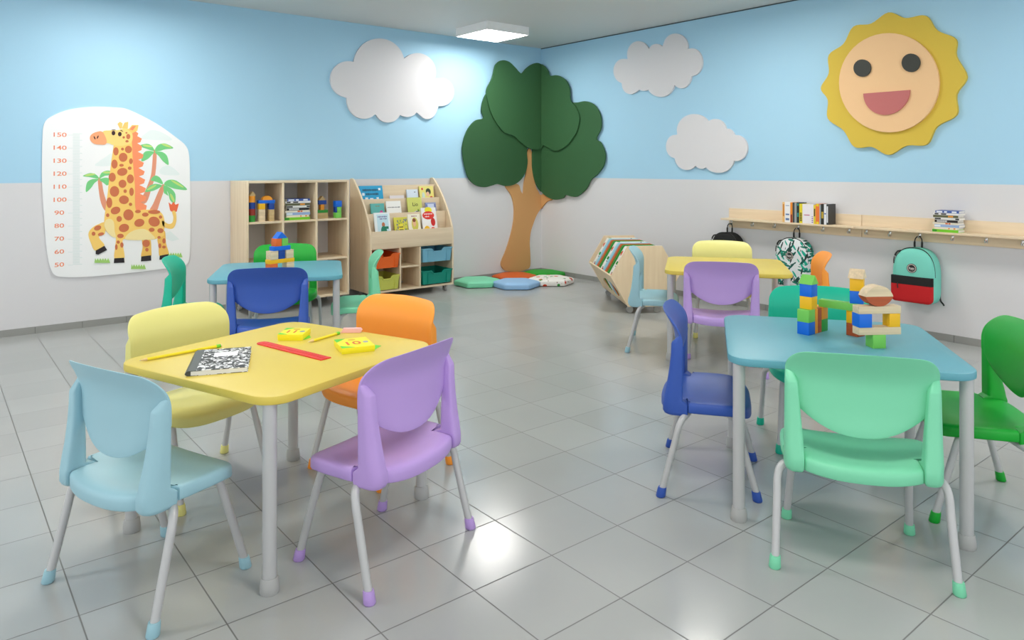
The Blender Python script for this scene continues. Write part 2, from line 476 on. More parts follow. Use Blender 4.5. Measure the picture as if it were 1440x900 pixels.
cloud([(532, 600, 94, 90), (428, 688, 50, 64), (492, 745, 66, 73), (574, 770, 40, 42), (666, 755, 86, 79), (762, 697, 64, 72), (648, 598, 60, 61), (712, 640, 44, 50), (600, 690, 150, 80)],
      (605, 680), 840, 30, 3.913, 'R', 'small white cloud panel low on the right wall just above the grey paint')

# sun
sun = thing('sun_panel', 'round yellow sun with a smiling face on the right wall', 'wall decoration')
so = z2p([(485, 65), (575, 85), (680, 82), (745, 150), (838, 205), (850, 290), (897, 405), (852, 500), (843, 605), (745, 675), (685, 762), (580, 778), (485, 817), (395, 785), (305, 775), (240, 695), (165, 625), (155, 530), (128, 465), (160, 385), (170, 290), (240, 225), (300, 140), (390, 115)], 1120, 0, 3.75)
so = [((1256.5+(p[0]-1256.5)*.972, 117+(p[1]-117)*.972) if i % 2 else p) for i, p in enumerate(so)]
so = catmull([on_right(*p, -.03) for p in so], 5, True)
prism('sun_rays', so, .0005, .03, mat('sun_yellow', (214, 184, 66), .7, bump=.05), sun, fr)
def disc(px, py, rx, ry, d0, n=48, a0=0, a1=2*PI):
    return [on_right(px+rx*math.cos(a0+(a1-a0)*k/n), py+ry*math.sin(a0+(a1-a0)*k/n), -d0) for k in range(n if a1-a0 > 6 else n+1)]
prism('face', disc(1250.2, 116.3, 70.3, 69.8, .05), .03, .052, mat('face_peach', (236, 194, 146), .7), sun, fr)
for px, py, r in ((1212.3, 95.7, 12.2), (1280.8, 88.3, 13)):
    prism('eye', disc(px, py, r, r, .065, 24), .052, .066, mat('eye_black', (48, 50, 44), .6), sun, fr)
mo = [(1213.9+(1279.3-1213.9)*.5+32.8*math.cos(PI*k/20)*1.0, 129+32.5*math.sin(PI*k/20)-(math.cos(PI*k/20))*2.6) for k in range(21)]
prism('mouth', [on_right(*p, -.065) for p in mo], .052, .064, mat('mouth_pink', (190, 106, 104), .6), sun, fr)

# tree in the corner: plates bent round the corner
GREENT = mat('leaf_green', (50, 96, 56), .75, bump=.1); GREENT2 = mat('leaf_green_dark', (44, 88, 50), .75, bump=.1); TRUNK = mat('trunk_tan', (206, 154, 98), .7, bump=.08)
SEAMX = 761.0
def clip(pts, keep_left, x=SEAMX):
    out = []; n = len(pts)
    ins = (lambda p: p[0] <= x) if keep_left else (lambda p: p[0] >= x)
    for i in range(n):
        a, b = pts[i], pts[(i+1) % n]
        if ins(a): out.append(a)
        if ins(a) != ins(b):
            t = (x-a[0])/(b[0]-a[0]); out.append((x, a[1]+t*(b[1]-a[1])))
    return out
def corner_plate(name, px_pts, d0, d1, m, parent, smooth=True):
    """an outline seen in the photo laid on both walls, bent at the corner"""
    pts = catmull(px_pts, 5, True) if smooth else px_pts
    bm = bmesh.new()
    L_ = clip(pts, True); R_ = clip(pts, False)
    if len(L_) > 2:
        q = [on_left(*p, -d1) for p in L_]; q = [(min(x, -d0 if abs(x) < .06 else x), z) for x, z in q]
        add_prism(bm, q, d0, d1, fl)
    if len(R_) > 2:
        q = [on_right(*p, -d1) for p in R_]; q = [(min(y, -d0 if abs(y) < .06 else y), z) for y, z in q]
        add_prism(bm, q, d0, d1, fr)
    return obj(name, bm, m, parent, 30)
tree = thing('tree_panel', 'tall green and brown tree panel bent into the corner of the room', 'wall decoration')
trunk = z2p([(182, 118), (196, 140), (199, 200), (210, 290), (220, 340), (232, 362), (247, 385), (275, 372), (312, 392), (310, 414), (280, 425), (250, 462), (225, 500), (205, 550), (190, 600), (184, 660), (187, 720), (186, 795), (160, 815), (110, 828), (50, 822), (25, 800), (22, 770), (50, 700), (75, 620), (92, 540), (95, 460), (80, 390), (45, 335), (60, 315), (118, 325), (132, 360), (145, 380), (149, 360), (152, 320), (165, 250), (170, 200), (168, 145)], 700, 180, 4.09)
corner_plate('trunk', trunk, .0005, .018, TRUNK, tree)
left_c = [(150, 265), (120, 275), (92, 310), (77, 360), (78, 400), (88, 450), (100, 480), (125, 502), (155, 508), (180, 502), (200, 497), (230, 504), (260, 498), (285, 478), (300, 450), (305, 420), (303, 390), (302, 350), (290, 300), (240, 250), (200, 200), (165, 178), (148, 205), (143, 240)]
mid_c = [(480, 210), (510, 206), (540, 220), (560, 255), (562, 300), (546, 337), (562, 352), (577, 392), (572, 430), (552, 460), (528, 482), (510, 515), (480, 540), (460, 541), (438, 536), (430, 546), (400, 552), (370, 540), (350, 520), (333, 490), (324, 450), (322, 420), (323, 380), (330, 330), (380, 260), (440, 215)]
top_c = [(165, 200), (162, 165), (180, 127), (187, 100), (195, 75), (215, 62), (240, 67), (262, 87), (283, 108), (300, 92), (318, 78), (340, 71), (362, 82), (375, 100), (382, 116), (410, 115), (437, 132), (450, 160), (454, 203), (472, 225), (486, 258), (482, 295), (470, 325), (445, 358), (420, 375), (400, 380), (375, 368), (360, 361), (350, 373), (330, 376), (305, 368), (280, 348), (258, 328), (238, 321), (220, 312), (195, 280), (175, 240)]
corner_plate('foliage', z2p(left_c, 620, 60, 2.5), .019, .034, GREENT2, tree)
corner_plate('foliage', z2p(mid_c, 620, 60, 2.5), .019, .034, GREENT, tree)
corner_plate('foliage', z2p(top_c, 620, 60, 2.5), .035, .055, GREENT, tree)

# height chart with giraffe
chart = thing('height_chart', 'white giraffe height chart panel with palm trees on the left wall', 'wall decoration')
G = lambda pts, d: [on_left(40+x/3.4615, 140+y/3.4615, -d) for x, y in pts]
bo = catmull([(78, 115), (120, 78), (200, 48), (310, 35), (420, 38), (490, 50), (620, 115), (720, 185), (768, 228), (783, 280), (787, 400), (789, 600), (785, 760), (772, 800), (740, 812), (690, 820), (500, 843), (300, 862), (180, 864), (130, 855), (108, 820), (90, 740), (75, 560), (66, 400), (68, 200)], 4, True)
prism('board', G(bo, .014), .0005, .014, mat('board_white', (240, 240, 240), .5), chart, fl)
LAYER = [0.0144]
def flat(name, polys, rgb, smooth=True, layer=None, split=False):
    d = layer or LAYER[0]
    m = mat('print_%d_%d_%d' % rgb, rgb, .6)
    bm = bmesh.new()
    for p in polys:
        q = catmull(p, 4, True) if smooth and len(p) > 4 else p
        add_prism(bm, G(q, d), .0138, d, fl)
        if split: obj(name, bm, m, chart); bm = bmesh.new()
    if layer is None: LAYER[0] += .0004
    if split: bm.free(); return
    return obj(name, bm, m, chart)
def ell(x, y, rx, ry, a=0, n=16):
    ca, sa = math.cos(math.radians(a)), math.sin(math.radians(a))
    return [(x+rx*math.cos(2*PI*k/n)*ca-ry*math.sin(2*PI*k/n)*sa, y+rx*math.cos(2*PI*k/n)*sa+ry*math.sin(2*PI*k/n)*ca) for k in range(n)]
flat('printed_cloud', [[(325, 322), (345, 300), (375, 280), (405, 262), (410, 300), (400, 322)], [(550, 190), (570, 165), (600, 148), (650, 160), (700, 195), (640, 198)], [(640, 340), (680, 320), (725, 350), (730, 368), (650, 365)], [(640, 665), (690, 640), (735, 680), (700, 690)]], (228, 236, 234), split=True)
flat('ruler_ticks', [[(216, 165+i*6.35), (250 if i % 5 else 262, 165+i*6.35), (250 if i % 5 else 262, 167.5+i*6.35), (216, 167.5+i*6.35)] for i in range(101)]+[[(192, 172+k*63.3), (216, 172+k*63.3), (216, 174+k*63.3), (192, 174+k*63.3)] for k in range(11)], (214, 226, 224), False)
flat('palm_trunk', [[(338, 390), (354, 388), (366, 450), (385, 520), (372, 540), (350, 490)], [(608, 256), (624, 254), (618, 360), (600, 430), (575, 500), (545, 500), (575, 430), (598, 360)], [(646, 420), (664, 424), (640, 500), (622, 545), (590, 540), (608, 505)]], (226, 150, 118), split=True)
def frond(cx, cy, pts): return [(cx, cy)]+pts
flat('palm_leaves', [
    [(342, 385), (330, 366), (300, 358), (265, 372), (300, 378)], [(342, 388), (310, 388), (285, 405), (280, 450), (305, 430), (320, 408)], [(345, 385), (355, 358), (380, 346), (405, 350), (400, 366), (370, 372)], [(345, 390), (375, 380), (400, 390), (385, 418), (365, 405)],
    [(612, 250), (600, 225), (575, 215), (540, 225), (575, 240)], [(612, 255), (580, 250), (560, 262), (550, 300), (580, 290), (600, 270)], [(615, 250), (630, 222), (665, 214), (706, 236), (665, 242), (640, 250)], [(615, 255), (650, 255), (675, 275), (682, 318), (655, 300), (635, 275)],
    [(655, 412), (640, 380), (615, 370), (595, 392), (620, 400)], [(650, 418), (620, 410), (590, 420), (568, 448), (600, 446), (630, 434)], [(660, 412), (680, 392), (720, 395), (773, 438), (720, 436), (685, 425)], [(658, 418), (690, 430), (715, 460), (712, 505), (690, 490), (680, 455)], [(655, 418), (672, 440), (682, 470), (660, 455)]], (118, 205, 130))
flat('palm_leaf_tips', [ell(300, 366, 26, 5, -8), ell(382, 355, 20, 5, 0), ell(672, 224, 26, 5, 20), ell(580, 226, 24, 5, 8), ell(725, 410, 36, 5, 30), ell(600, 428, 26, 5, -28), ell(700, 478, 6, 22, -25)], (190, 220, 120))
flat('mane', [[(498, 165), (515, 150), (535, 165), (530, 178), (552, 190), (545, 208), (530, 212), (553, 228), (550, 246), (532, 254), (560, 268), (556, 285), (535, 293), (562, 308), (556, 325), (536, 333), (566, 350), (560, 366), (538, 374), (568, 390), (562, 408), (540, 416), (572, 432), (566, 450), (542, 458), (575, 474), (568, 492), (545, 500), (576, 516), (572, 540), (515, 540), (508, 400), (500, 250)]], (250, 146, 100), False)
flat('tail_tuft', [[(690, 540), (682, 500), (696, 512), (706, 496), (716, 512), (732, 506), (722, 545), (706, 552)]], (238, 108, 66), False)
flat('back_legs', [[(555, 680), (592, 680), (598, 730), (594, 770), (550, 770), (556, 720)], [(640, 655), (664, 640), (670, 700), (684, 760), (640, 765), (634, 715), (628, 680)]], (238, 190, 92))
flat('giraffe_body', [
    [(415, 225), (418, 195), (445, 150), (480, 140), (500, 170), (508, 300), (518, 420), (522, 535), (560, 536), (620, 538), (650, 555), (662, 590), (660, 640), (655, 665), (600, 682), (520, 684), (462, 680), (462, 720), (466, 775), (420, 775), (422, 720), (425, 670), (395, 655), (370, 625), (372, 560), (384, 470), (394, 380), (404, 300)],
    [(372, 600), (345, 605), (310, 625), (292, 655), (305, 700), (325, 735), (370, 712), (348, 680), (345, 665), (372, 652)],
    [(652, 590), (680, 605), (700, 600), (706, 575), (700, 545), (716, 545), (720, 590), (706, 625), (680, 628), (655, 615)]], (247, 205, 110))
flat('giraffe_head', [[(360, 158), (400, 150), (440, 148), (470, 140), (505, 165), (500, 210), (455, 225), (415, 222), (395, 214), (380, 212), (358, 214)]], (250, 214, 128))
flat('horns', [[(446, 142), (434, 118), (446, 108), (458, 116), (456, 138)], [(455, 140), (468, 112), (486, 108), (484, 140)], [(484, 148), (505, 124), (536, 124), (530, 152), (505, 164)]], (246, 200, 112), False)
flat('ear_inner', [[(492, 146), (506, 130), (524, 128), (508, 150)]], (240, 140, 96), False)
flat('muzzle', [[(360, 157), (330, 158), (305, 172), (300, 194), (318, 214), (345, 219), (375, 218), (380, 196)]], (247, 164, 116))
flat('belly', [[(470, 678), (490, 650), (530, 632), (570, 632), (600, 655), (615, 678), (560, 684), (500, 684)], [(370, 620), (375, 590), (395, 580), (415, 595), (420, 640), (425, 672), (395, 658)]], (243, 222, 160))
flat('brown_spots', [ell(*e) for e in [(426, 252, 13, 20), (458, 241, 7, 7), (487, 243, 17, 18), (461, 281, 21, 22), (419, 314, 15, 22), (453, 320, 11, 7), (493, 334, 9, 8), (499, 300, 9, 14), (457, 352, 25, 19, -12), (408, 378, 17, 22), (496, 386, 17, 22), (458, 410, 19, 20), (419, 447, 23, 26), (471, 446, 8, 9), (502, 449, 11, 20), (465, 488, 24, 21), (394, 502, 14, 26), (424, 540, 24, 18, -20), (487, 561, 25, 27), (386, 563, 8, 9), (442, 581, 13, 14), (497, 510, 8, 8), (540, 600, 25, 19, -15), (569, 560, 16, 10), (612, 594, 28, 24, 20), (612, 547, 30, 10), (465, 625, 25, 20, -15), (533, 545, 14, 8), (600, 634, 14, 10), (643, 638, 15, 12), (448, 664, 16, 11), (437, 694, 8, 8), (455, 708, 8, 13), (428, 718, 6, 14), (643, 572, 8, 8), (636, 671, 8, 7), (660, 688, 8, 13), (640, 712, 7, 12), (660, 718, 9, 7), (317, 653, 9, 10), (337, 625, 18, 12, -20), (353, 655, 15, 8, -15), (573, 700, 18, 18), (577, 731, 8, 9), (486, 180, 10, 13), (480, 203, 8, 6), (464, 184, 6, 6), (477, 162, 5, 4)]], (204, 112, 70), False)
flat('hoof', [[(328, 735), (370, 712), (383, 732), (340, 755), (328, 752)], [(418, 773), (466, 770), (468, 794), (416, 796)], [(550, 764), (597, 758), (598, 784), (548, 788)], [(640, 760), (684, 752), (686, 775), (638, 780)]], (34, 26, 32), False, split=True)
flat('eyes', [ell(414, 163, 9, 11), ell(445, 168, 9, 11), ell(322, 186, 3, 9, -25), ell(337, 183, 3, 9, 25), ell(415, 148, 10, 2, 0), ell(454, 152, 8, 2, 25)], (56, 22, 26), False)
def grass(x, y, w):
    p = [(x, y)]
    for k in range(6): p += [(x+w*(k+.25)/6, y-22), (x+w*(k+.7)/6, y-10)]
    return p+[(x+w, y)]
flat('grass_tuft', [grass(322, 795, 76), grass(500, 825, 72), grass(680, 768, 70)], (160, 205, 110), False, split=True)
NUMM = mat('numeral_orange', (238, 142, 104), .6)
for k in range(11):
    px, py = 40+150/3.4615, 140+(172+k*63.3)/3.4615
    x, z = on_left(px, py, -.0145)
    text_obj('numeral', str(150-10*k), .046, NUMM, chart, Matrix.Translation((x, -.0146, z)) @ Matrix.Rotation(PI/2, 4, 'X') @ Matrix.Diagonal((1.45, 1, 1, 1)))

# ------------------------------------------------------------------ cube shelf
WOODIN = BIRCH
def castor(x, y, z, parent, r=.03):
    bm = bmesh.new()
    add_tube(bm, [(x-.012, y, r), (x-.010, y, r), (x+.010, y, r), (x+.012, y, r)], r, 20, [r*.85, r, r, r*.85])
    w = obj('castor', bm, METALD, parent, 50)
    bm = bmesh.new()
    add_box(bm, x-.018, x-.014, y-.012, y+.012, r, z, 0); add_box(bm, x+.014, x+.018, y-.012, y+.012, r, z, 0); add_box(bm, x-.02, x+.02, y-.018, y+.018, z-.004, z, 0)
    obj('castor_fork', bm, CHROME, w)
X0, X1, Y0, Y1 = -3.675, -2.735, -.43, -.012
ZB, ZT, TH = .093, 1.146, .018
sh = thing('cube_shelf', 'open birch cube shelf with nine compartments against the left wall', 'shelf')
box('side_panel', X0, X0+TH, Y0, Y1, ZB, ZT, BIRCH, sh); box('side_panel', X1-TH, X1, Y0, Y1, ZB, ZT, BIRCH, sh)
W3 = (X1-X0-TH)/3
for k in (1, 2): box('divider', X0+k*W3, X0+k*W3+TH, Y0+.001, Y1, ZB+TH, ZT-TH, BIRCH, sh)
ZS = (ZB, .436, .790, ZT-TH)
box('bottom_board', X0+TH, X1-TH, Y0+.001, Y1, ZB, ZB+TH, BIRCHX, sh); box('top_board', X0+TH, X1-TH, Y0+.001, Y1, ZT-TH, ZT, BIRCHX, sh)
for z in ZS[1:3]:
    for k in range(3): box('shelf_board', X0+k*W3+TH, X0+(k+1)*W3, Y0+.004, Y1, z-TH/2, z+TH/2, BIRCHX, sh, .001)
for x in (X0+.06, X1-.06):
    for y in (Y0+.06, Y1-.06): castor(x, y, ZB, sh)
SHZ = .790+TH/2

# ------------------------------------------------------------------ book display unit
dx0, dx1 = -2.52, -1.572
disp = thing('book_display', 'birch book display unit with tiered racks and drawer cubbies on castors', 'shelf')
profil = catmull([(-.012, 1.150), (-.06, 1.152), (-.12, 1.105), (-.215, 1.005), (-.315, .868), (-.385, .74), (-.422, .655)], 5)+[(-.43, .60), (-.43, .066), (-.012, .066)]
for x in (dx0, dx1-.018):
    prism('side_panel', profil, x, x+.018, BIRCH, disp, lambda a, b, c: (c, a, b), 30)
ix0, ix1 = dx0+.018, dx1-.018
box('front_board', ix0, ix1, -.43, -.414, .486, .652, BIRCHX, disp)
box('rack_board', ix0, ix1, -.312, -.298, .60, .815, BIRCHX, disp)
box('rack_board', ix0, ix1, -.205, -.191, .77, .952, BIRCHX, disp)
box('back_board', ix0, ix1, -.10, -.086, .10, 1.083, BIRCHX, disp)
for y0, y1, z in ((-.414, -.30, .53), (-.30, -.19, .72), (-.19, -.10, .86)): box('ledge', ix0, ix1, y0, y1, z-.012, z, BIRCHX, disp, 0)
box('bottom_board', ix0, ix1, -.43, -.10, .066, .084, BIRCHX, disp); box('middle_board', ix0, ix1, -.414, -.10, .478, .492, BIRCHX, disp)
box('divider', -2.200, -2.184, -.428, -.10, .084, .478, BIRCH, disp); box('divider', -1.976, -1.960, -.428, -.10, .084, .478, BIRCH, disp)
box('cubby_shelf', -2.184, -1.976, -.425, -.10, .285, .300, BIRCHX, disp)
for x in (dx0+.07, dx1-.06):
    for y in (-.36, -.09): castor(x, y, .066, disp)
def tray(x0, x1, z0, rgb, colour, label):
    t = thing('storage_tray', label, 'tray', ((x0+x1)/2, -.43, z0), 0, 'plastic trays in the book display')
    m = plastic(colour, rgb, .45); w = (x1-x0)/2; h = .135; dp = .30
    bm = bmesh.new()
    # front wall with finger dip, slightly tapered
    fp = [(-w+.016, 0), (w-.016, 0), (w-.004, h), (w*.42, h), (w*.36, h-.008), (w*.27, h-.028), (-w*.27, h-.028), (-w*.36, h-.008), (-w*.42, h), (-w+.004, h)]
    add_prism(bm, fp, 0, .004, lambda a, b, c: (a, c-.012*(b/h), b))
    for s in (-1, 1):
        add_prism(bm, [(0, 0), (dp, 0), (dp, h), (-.012, h)], 0, .004, lambda a, b, c: (s*(w-.016+.012*b/h)-s*c, a, b))
    add_box(bm, -w+.016, w-.016, 0, dp, 0, .004); add_box(bm, -w+.006, w-.006, dp-.004, dp, 0, h)
    obj('tray_body', bm, m, t, 20)
    bm = bmesh.new()
    rim = [(-w+.002, h), (-w*.42, h), (-w*.36, h-.008), (-w*.27, h-.028), (w*.27, h-.028), (w*.36, h-.008), (w*.42, h), (w-.002, h)]
    add_prism(bm, [(x, z+.001) for x, z in rim]+[(x, z-.008) for x, z in reversed(rim)], -.024, -.008, lambda a, b, c: (a, c, b))
    for s in (-1, 1): add_box(bm, min(s*(w-.008), s*(w+.002)), max(s*(w-.008), s*(w+.002)), -.02, dp, h-.006, h+.001)
    obj('rim', bm, m, t, 20)
    bm = bmesh.new()
    for s in (-1, 1): add_box(bm, s*w*.62-.002, s*w*.62+.002, -.014, .0, .004, h-.02)
    obj('front_rib', bm, m, t)
    return t
tray(-2.495, -2.207, .300, (236, 104, 30), 'tray_orange', 'orange plastic tray, upper left in the book display')
tray(-2.495, -2.207, .092, (204, 206, 92), 'tray_lime', 'yellow-green plastic tray, lower left in the book display')
tray(-1.953, -1.597, .318, (118, 180, 204), 'tray_blue', 'light blue plastic tray, upper right in the book display')
tray(-1.953, -1.597, .096, (0, 142, 122), 'tray_teal', 'teal plastic tray, lower right in the book display')

# ------------------------------------------------------------------ picture books on display
PAGE = mat('paper_page', (238, 236, 230), .8)
def picture_book(x0, x1, ztop, yb, zb, rgb, label, art, tilt=12, thick=.012):
    """leans back; local x across, local z up, cover faces -y"""
    w = (x1-x0)/2; h = (ztop-zb)/math.cos(math.radians(tilt))
    t = thing('picture_book', label, 'book', ((x0+x1)/2, yb, zb), 0, 'picture books on the display')
    t.rotation_euler = (-math.radians(tilt), 0, 0)
    cm = mat('cover_%d_%d_%d' % rgb, rgb, .4)
    bm = bmesh.new(); add_box(bm, -w, w, -.0015, 0, 0, h, 0); add_box(bm, -w, w, thick-.0015, thick, 0, h, 0); add_box(bm, -w, -w+.0015, 0, thick, 0, h, 0)
    obj('cover', bm, cm, t)
    box('pages', -w+.002, w-.003, .0, thick-.0015, .002, h-.003, PAGE, t, 0)
    L = [.002]
    for kind, name, col, *a in art:
        d = L[0]; L[0] += .0003
        fn = lambda px, pz, c: (px*w, -c, pz*h)
        m = mat('ink_%d_%d_%d' % col, col, .5)
        if kind == 'e': prism(name, [(a[0]+a[2]*math.cos(2*PI*k/14), a[1]+a[3]*math.sin(2*PI*k/14)) for k in range(14)], .0014, d, m, t, fn, False)
        elif kind == 'r': prism(name, [(a[0]-a[2], a[1]-a[3]), (a[0]+a[2], a[1]-a[3]), (a[0]+a[2], a[1]+a[3]), (a[0]-a[2], a[1]+a[3])], .0014, d, m, t, fn, False)
        elif kind == 't': text_obj(name, a[0], a[3], m, t, Matrix.Translation((a[1]*w, -d, a[2]*h)) @ Matrix.Rotation(PI/2, 4, 'X'), .0002)
        elif kind == 'b':   # many blobs / bars
            bm = bmesh.new()
            for (cx, cy, rx, ry) in a[0]: add_prism(bm, [(cx-rx, cy-ry), (cx+rx, cy-ry), (cx+rx, cy+ry), (cx-rx, cy+ry)], .0014, d, fn)
            obj(name, bm, m, t)
    return t
def bars(x0, x1, y, h, n, seed):
    rnd = random.Random(seed); out = []; step = (x1-x0)/n
    for k in range(n):
        hh = h*rnd.uniform(.6, 1.1); out.append((x0+step*(k+.5), y+hh*.1, step*.33, hh))
    return out
R1, R2, R3 = -.375, -.275, -.163
def onY(Y, px): return on_left(px, 300, Y)[0]
def topz(Y, px, py): return on_left(px, py, Y)[1]
def pb(Y, zb, a, b, top, rgb, label, art, **k):
    Yt = Y+.05
    picture_book(onY(Yt, a), onY(Yt, b), topz(Yt, a, top), Y, zb, rgb, label, art, **k)
pb(R1, .532, 526, 548, 299.5, (232, 240, 244), 'white picture book with a waving figure in green, leftmost on the lowest rack', [('r', 'sky_print', (196, 226, 238), .06, .5, .72, .44), ('b', 'title_print', (110, 92, 150), bars(-.55, .65, .86, .025, 9, 1)+bars(-.3, .6, .79, .02, 6, 2)), ('e', 'face_print', (190, 110, 70), .1, .60, .2, .08), ('e', 'coat_print', (20, 128, 98), .1, .40, .38, .16), ('r', 'arm_print', (20, 128, 98), .42, .50, .3, .04), ('r', 'legs_print', (146, 88, 58), .1, .2, .2, .12)])
pb(R1, .532, 553.5, 572, 306, (214, 206, 76), 'yellow and grey patchwork picture book, second on the lowest rack', [('b', 'pattern_print', (120, 130, 140), [(random.Random(i).uniform(-.9, .9), random.Random(i+50).uniform(.08, .92), .10, .035) for i in range(26)]), ('b', 'pattern_print', (160, 176, 60), [(random.Random(i+9).uniform(-.9, .9), random.Random(i+70).uniform(.08, .92), .09, .03) for i in range(18)]), ('e', 'badge_print', (236, 220, 60), 0, .55, .42, .2), ('b', 'title_print', (44, 44, 44), bars(-.3, .3, .6, .035, 3, 4)+bars(-.3, .3, .48, .035, 3, 5))])
pb(R1, .532, 573, 590, 301.5, (240, 234, 214), 'cream picture book with a child face in a yellow oval, third on the lowest rack', [('b', 'title_print', (150, 60, 90), bars(-.4, .5, .92, .022, 6, 6)), ('e', 'oval_print', (214, 204, 90), .1, .62, .55, .26), ('e', 'face_print', (232, 180, 140), .0, .66, .26, .13), ('e', 'hair_print', (140, 70, 40), .0, .77, .28, .07), ('e', 'shirt_print', (236, 214, 222), .1, .32, .5, .12)])
pb(R1, .532, 593, 613.5, 292.5, (240, 238, 236), 'white and red picture book with yellow flowers, rightmost on the lowest rack', [('e', 'sun_print', (240, 226, 40), -.05, .92, .5, .1), ('e', 'red_print', (226, 50, 36), -.1, .76, .8, .13), ('b', 'title_print', (250, 240, 240), bars(-.7, .5, .8, .02, 9, 7)+bars(-.6, .0, .72, .018, 4, 8)), ('e', 'red_print', (206, 34, 30), .45, .55, .3, .13), ('e', 'red_print', (220, 44, 30), .35, .22, .45, .17), ('e', 'flower_print', (246, 196, 40), -.45, .3, .4, .14), ('e', 'flower_print', (240, 130, 40), -.3, .2, .25, .1)])
pb(R2, .722, 520, 539, 286.5, (92, 176, 170), 'turquoise picture book with a pink and yellow figure on the middle rack', [('b', 'title_print', (150, 130, 80), bars(-.3, .35, .86, .03, 5, 9)), ('e', 'figure_print', (214, 60, 150), .5, .5, .25, .14), ('e', 'figure_print', (230, 210, 40), .3, .42, .14, .08), ('e', 'figure_print', (40, 30, 40), .38, .44, .06, .04)])
pb(R2, .722, 542, 562.5, 283, (240, 238, 234), 'plain white picture book with a thin title line on the middle rack', [('b', 'title_print', (70, 70, 80), bars(-.85, .85, .70, .022, 13, 10)), ('b', 'stem_print', (190, 180, 90), [(.65, .38, .02, .08)])])
pb(R2, .722, 572, 592, 278, (208, 212, 110), 'yellow-green picture book titled Lio on the middle rack', [('t', 'title_text', (60, 60, 40), 'Lio', .05, .70, .052), ('e', 'grey_print', (196, 204, 196), .25, .3, .55, .14), ('e', 'figure_print', (90, 60, 90), .2, .36, .2, .06), ('e', 'figure_print', (120, 160, 60), .4, .44, .1, .06)])
pb(R2, .722, 597, 611.5, 285, (150, 160, 200), 'small blue and white picture book behind the red one on the middle rack', [('r', 'panel_print', (206, 214, 236), 0, .72, .6, .2), ('b', 'frame_print', (90, 100, 160), [(-.8, .6, .08, .3), (.8, .6, .08, .3)])])
pb(R3, .862, 504.5, 537, 261.5, (30, 158, 206), 'wide bright blue picture book, leftmost on the top rack', [('b', 'title_print', (20, 40, 60), bars(-.75, .75, .80, .05, 13, 11)+bars(-.5, .6, .62, .05, 10, 12)), ('b', 'bubble_print', (226, 240, 246), [(-.7, .62, .1, .06), (-.45, .42, .12, .06), (.72, .84, .1, .05), (.5, .43, .1, .05), (-.02, .42, .14, .025)]), ('b', 'line_print', (206, 234, 246), [(0, .28, .4, .012), (.0, .16, .7, .022)])])
pb(R3, .862, 546, 566, 275, (226, 220, 224), 'pale grey picture book mostly hidden in the top rack', [('b', 'title_print', (70, 60, 70), bars(-.4, .5, .62, .07, 7, 13))])
pb(R3, .862, 570.5, 586, 266.5, (214, 226, 240), 'pale blue picture book in the top rack right of centre', [('r', 'picture_print', (60, 140, 206), .0, .36, .42, .14), ('b', 'mark_print', (60, 60, 90), [(.45, .84, .12, .02)]), ('r', 'picture_print', (226, 236, 244), .1, .34, .25, .07)])
pb(R3, .862, 588.5, 608, 262, (232, 222, 130), 'yellow picture book with a dark-haired child in red, rightmost on the top rack', [('e', 'hair_print', (50, 60, 44), .25, .72, .36, .17), ('e', 'face_print', (236, 190, 160), .15, .60, .24, .12), ('e', 'shirt_print', (206, 44, 46), .6, .36, .25, .13), ('e', 'shape_print', (200, 220, 210), -.5, .5, .2, .2), ('e', 'berry_print', (214, 60, 60), -.6, .86, .12, .06)])

# ------------------------------------------------------------------ small closed books
def small_book(w, d, h, rgb, label, name='book', group=None, stripe=None):
    """lying flat: spine along x facing -y, w along x, d along y, h thick"""
    t = thing(name, label, 'book', group=group)
    cm = mat('cover_%d_%d_%d' % rgb, rgb, .45)
    bm = bmesh.new(); c = .0012
    add_box(bm, -w/2, w/2, 0, d, 0, c); add_box(bm, -w/2, w/2, 0, d, h-c, h); add_box(bm, -w/2, w/2, 0, c, c, h-c)
    obj('cover', bm, cm, t)
    box('pages', -w/2+.002, w/2-.002, c, d-.003, c, h-c, PAGE, t, 0)
    if stripe:
        bm = bmesh.new()
        for a, b in stripe[1]: add_box(bm, -w/2+w*a, -w/2+w*b, -.0004, .0006, h*.18, h*.82)
        obj('spine_print', bm, mat('ink_%d_%d_%d' % stripe[0], stripe[0], .5), t)
    return t
LETTERS = [(.1+.05*i, .135+.05*i) for i in range(9)]
STK = [((118, 200, 30), 'bright green', ((40, 140, 30), [(0, .18)])), ((236, 224, 196), 'cream', ((240, 140, 60), [(.6, .66), (.82, .9)])), ((150, 176, 216), 'pale blue', ((226, 234, 240), [(.0, .25)])),
       ((226, 218, 200), 'ivory and red', ((214, 90, 30), [(.5, .6), (.62, .7)])), ((26, 24, 24), 'black', ((226, 226, 226), LETTERS)), ((222, 222, 218), 'white and black', ((40, 40, 40), [(.0, .25), (.85, 1)])),
       ((90, 92, 60), 'olive', ((230, 150, 50), [(.6, .8)])), ((228, 226, 226), 'white and charcoal', ((40, 38, 38), [(.05, .2), (.3, .5)])), ((60, 88, 160), 'blue', ((232, 236, 246), [(.05, .3), (.38, .5), (.7, .9)]))]
def stack(loc, rz, w, d, hs, where, grp):
    z = loc[2]
    for k, (rgb, nm, st) in enumerate(STK):
        h = hs[k]; t = small_book(w*(1-.02*((k*5) % 7)), d*(1-.015*((k*3) % 5)), h, rgb, nm+' book, '+('lowest' if k == 0 else 'on top' if k == 8 else '%s from the bottom' % ['', 'second', 'third', 'fourth', 'fifth', 'sixth', 'seventh', 'eighth'][k])+' of the stack '+where, group=grp, stripe=st)
        off = ((k*37) % 11-5)*.0012
        t.location = (loc[0]+off*math.cos(rz), loc[1]+off*math.sin(rz), z); t.rotation_euler = (0, 0, rz); z += h+.0002
HS = [.024, .019, .023, .018, .022, .020, .021, .018, .020]
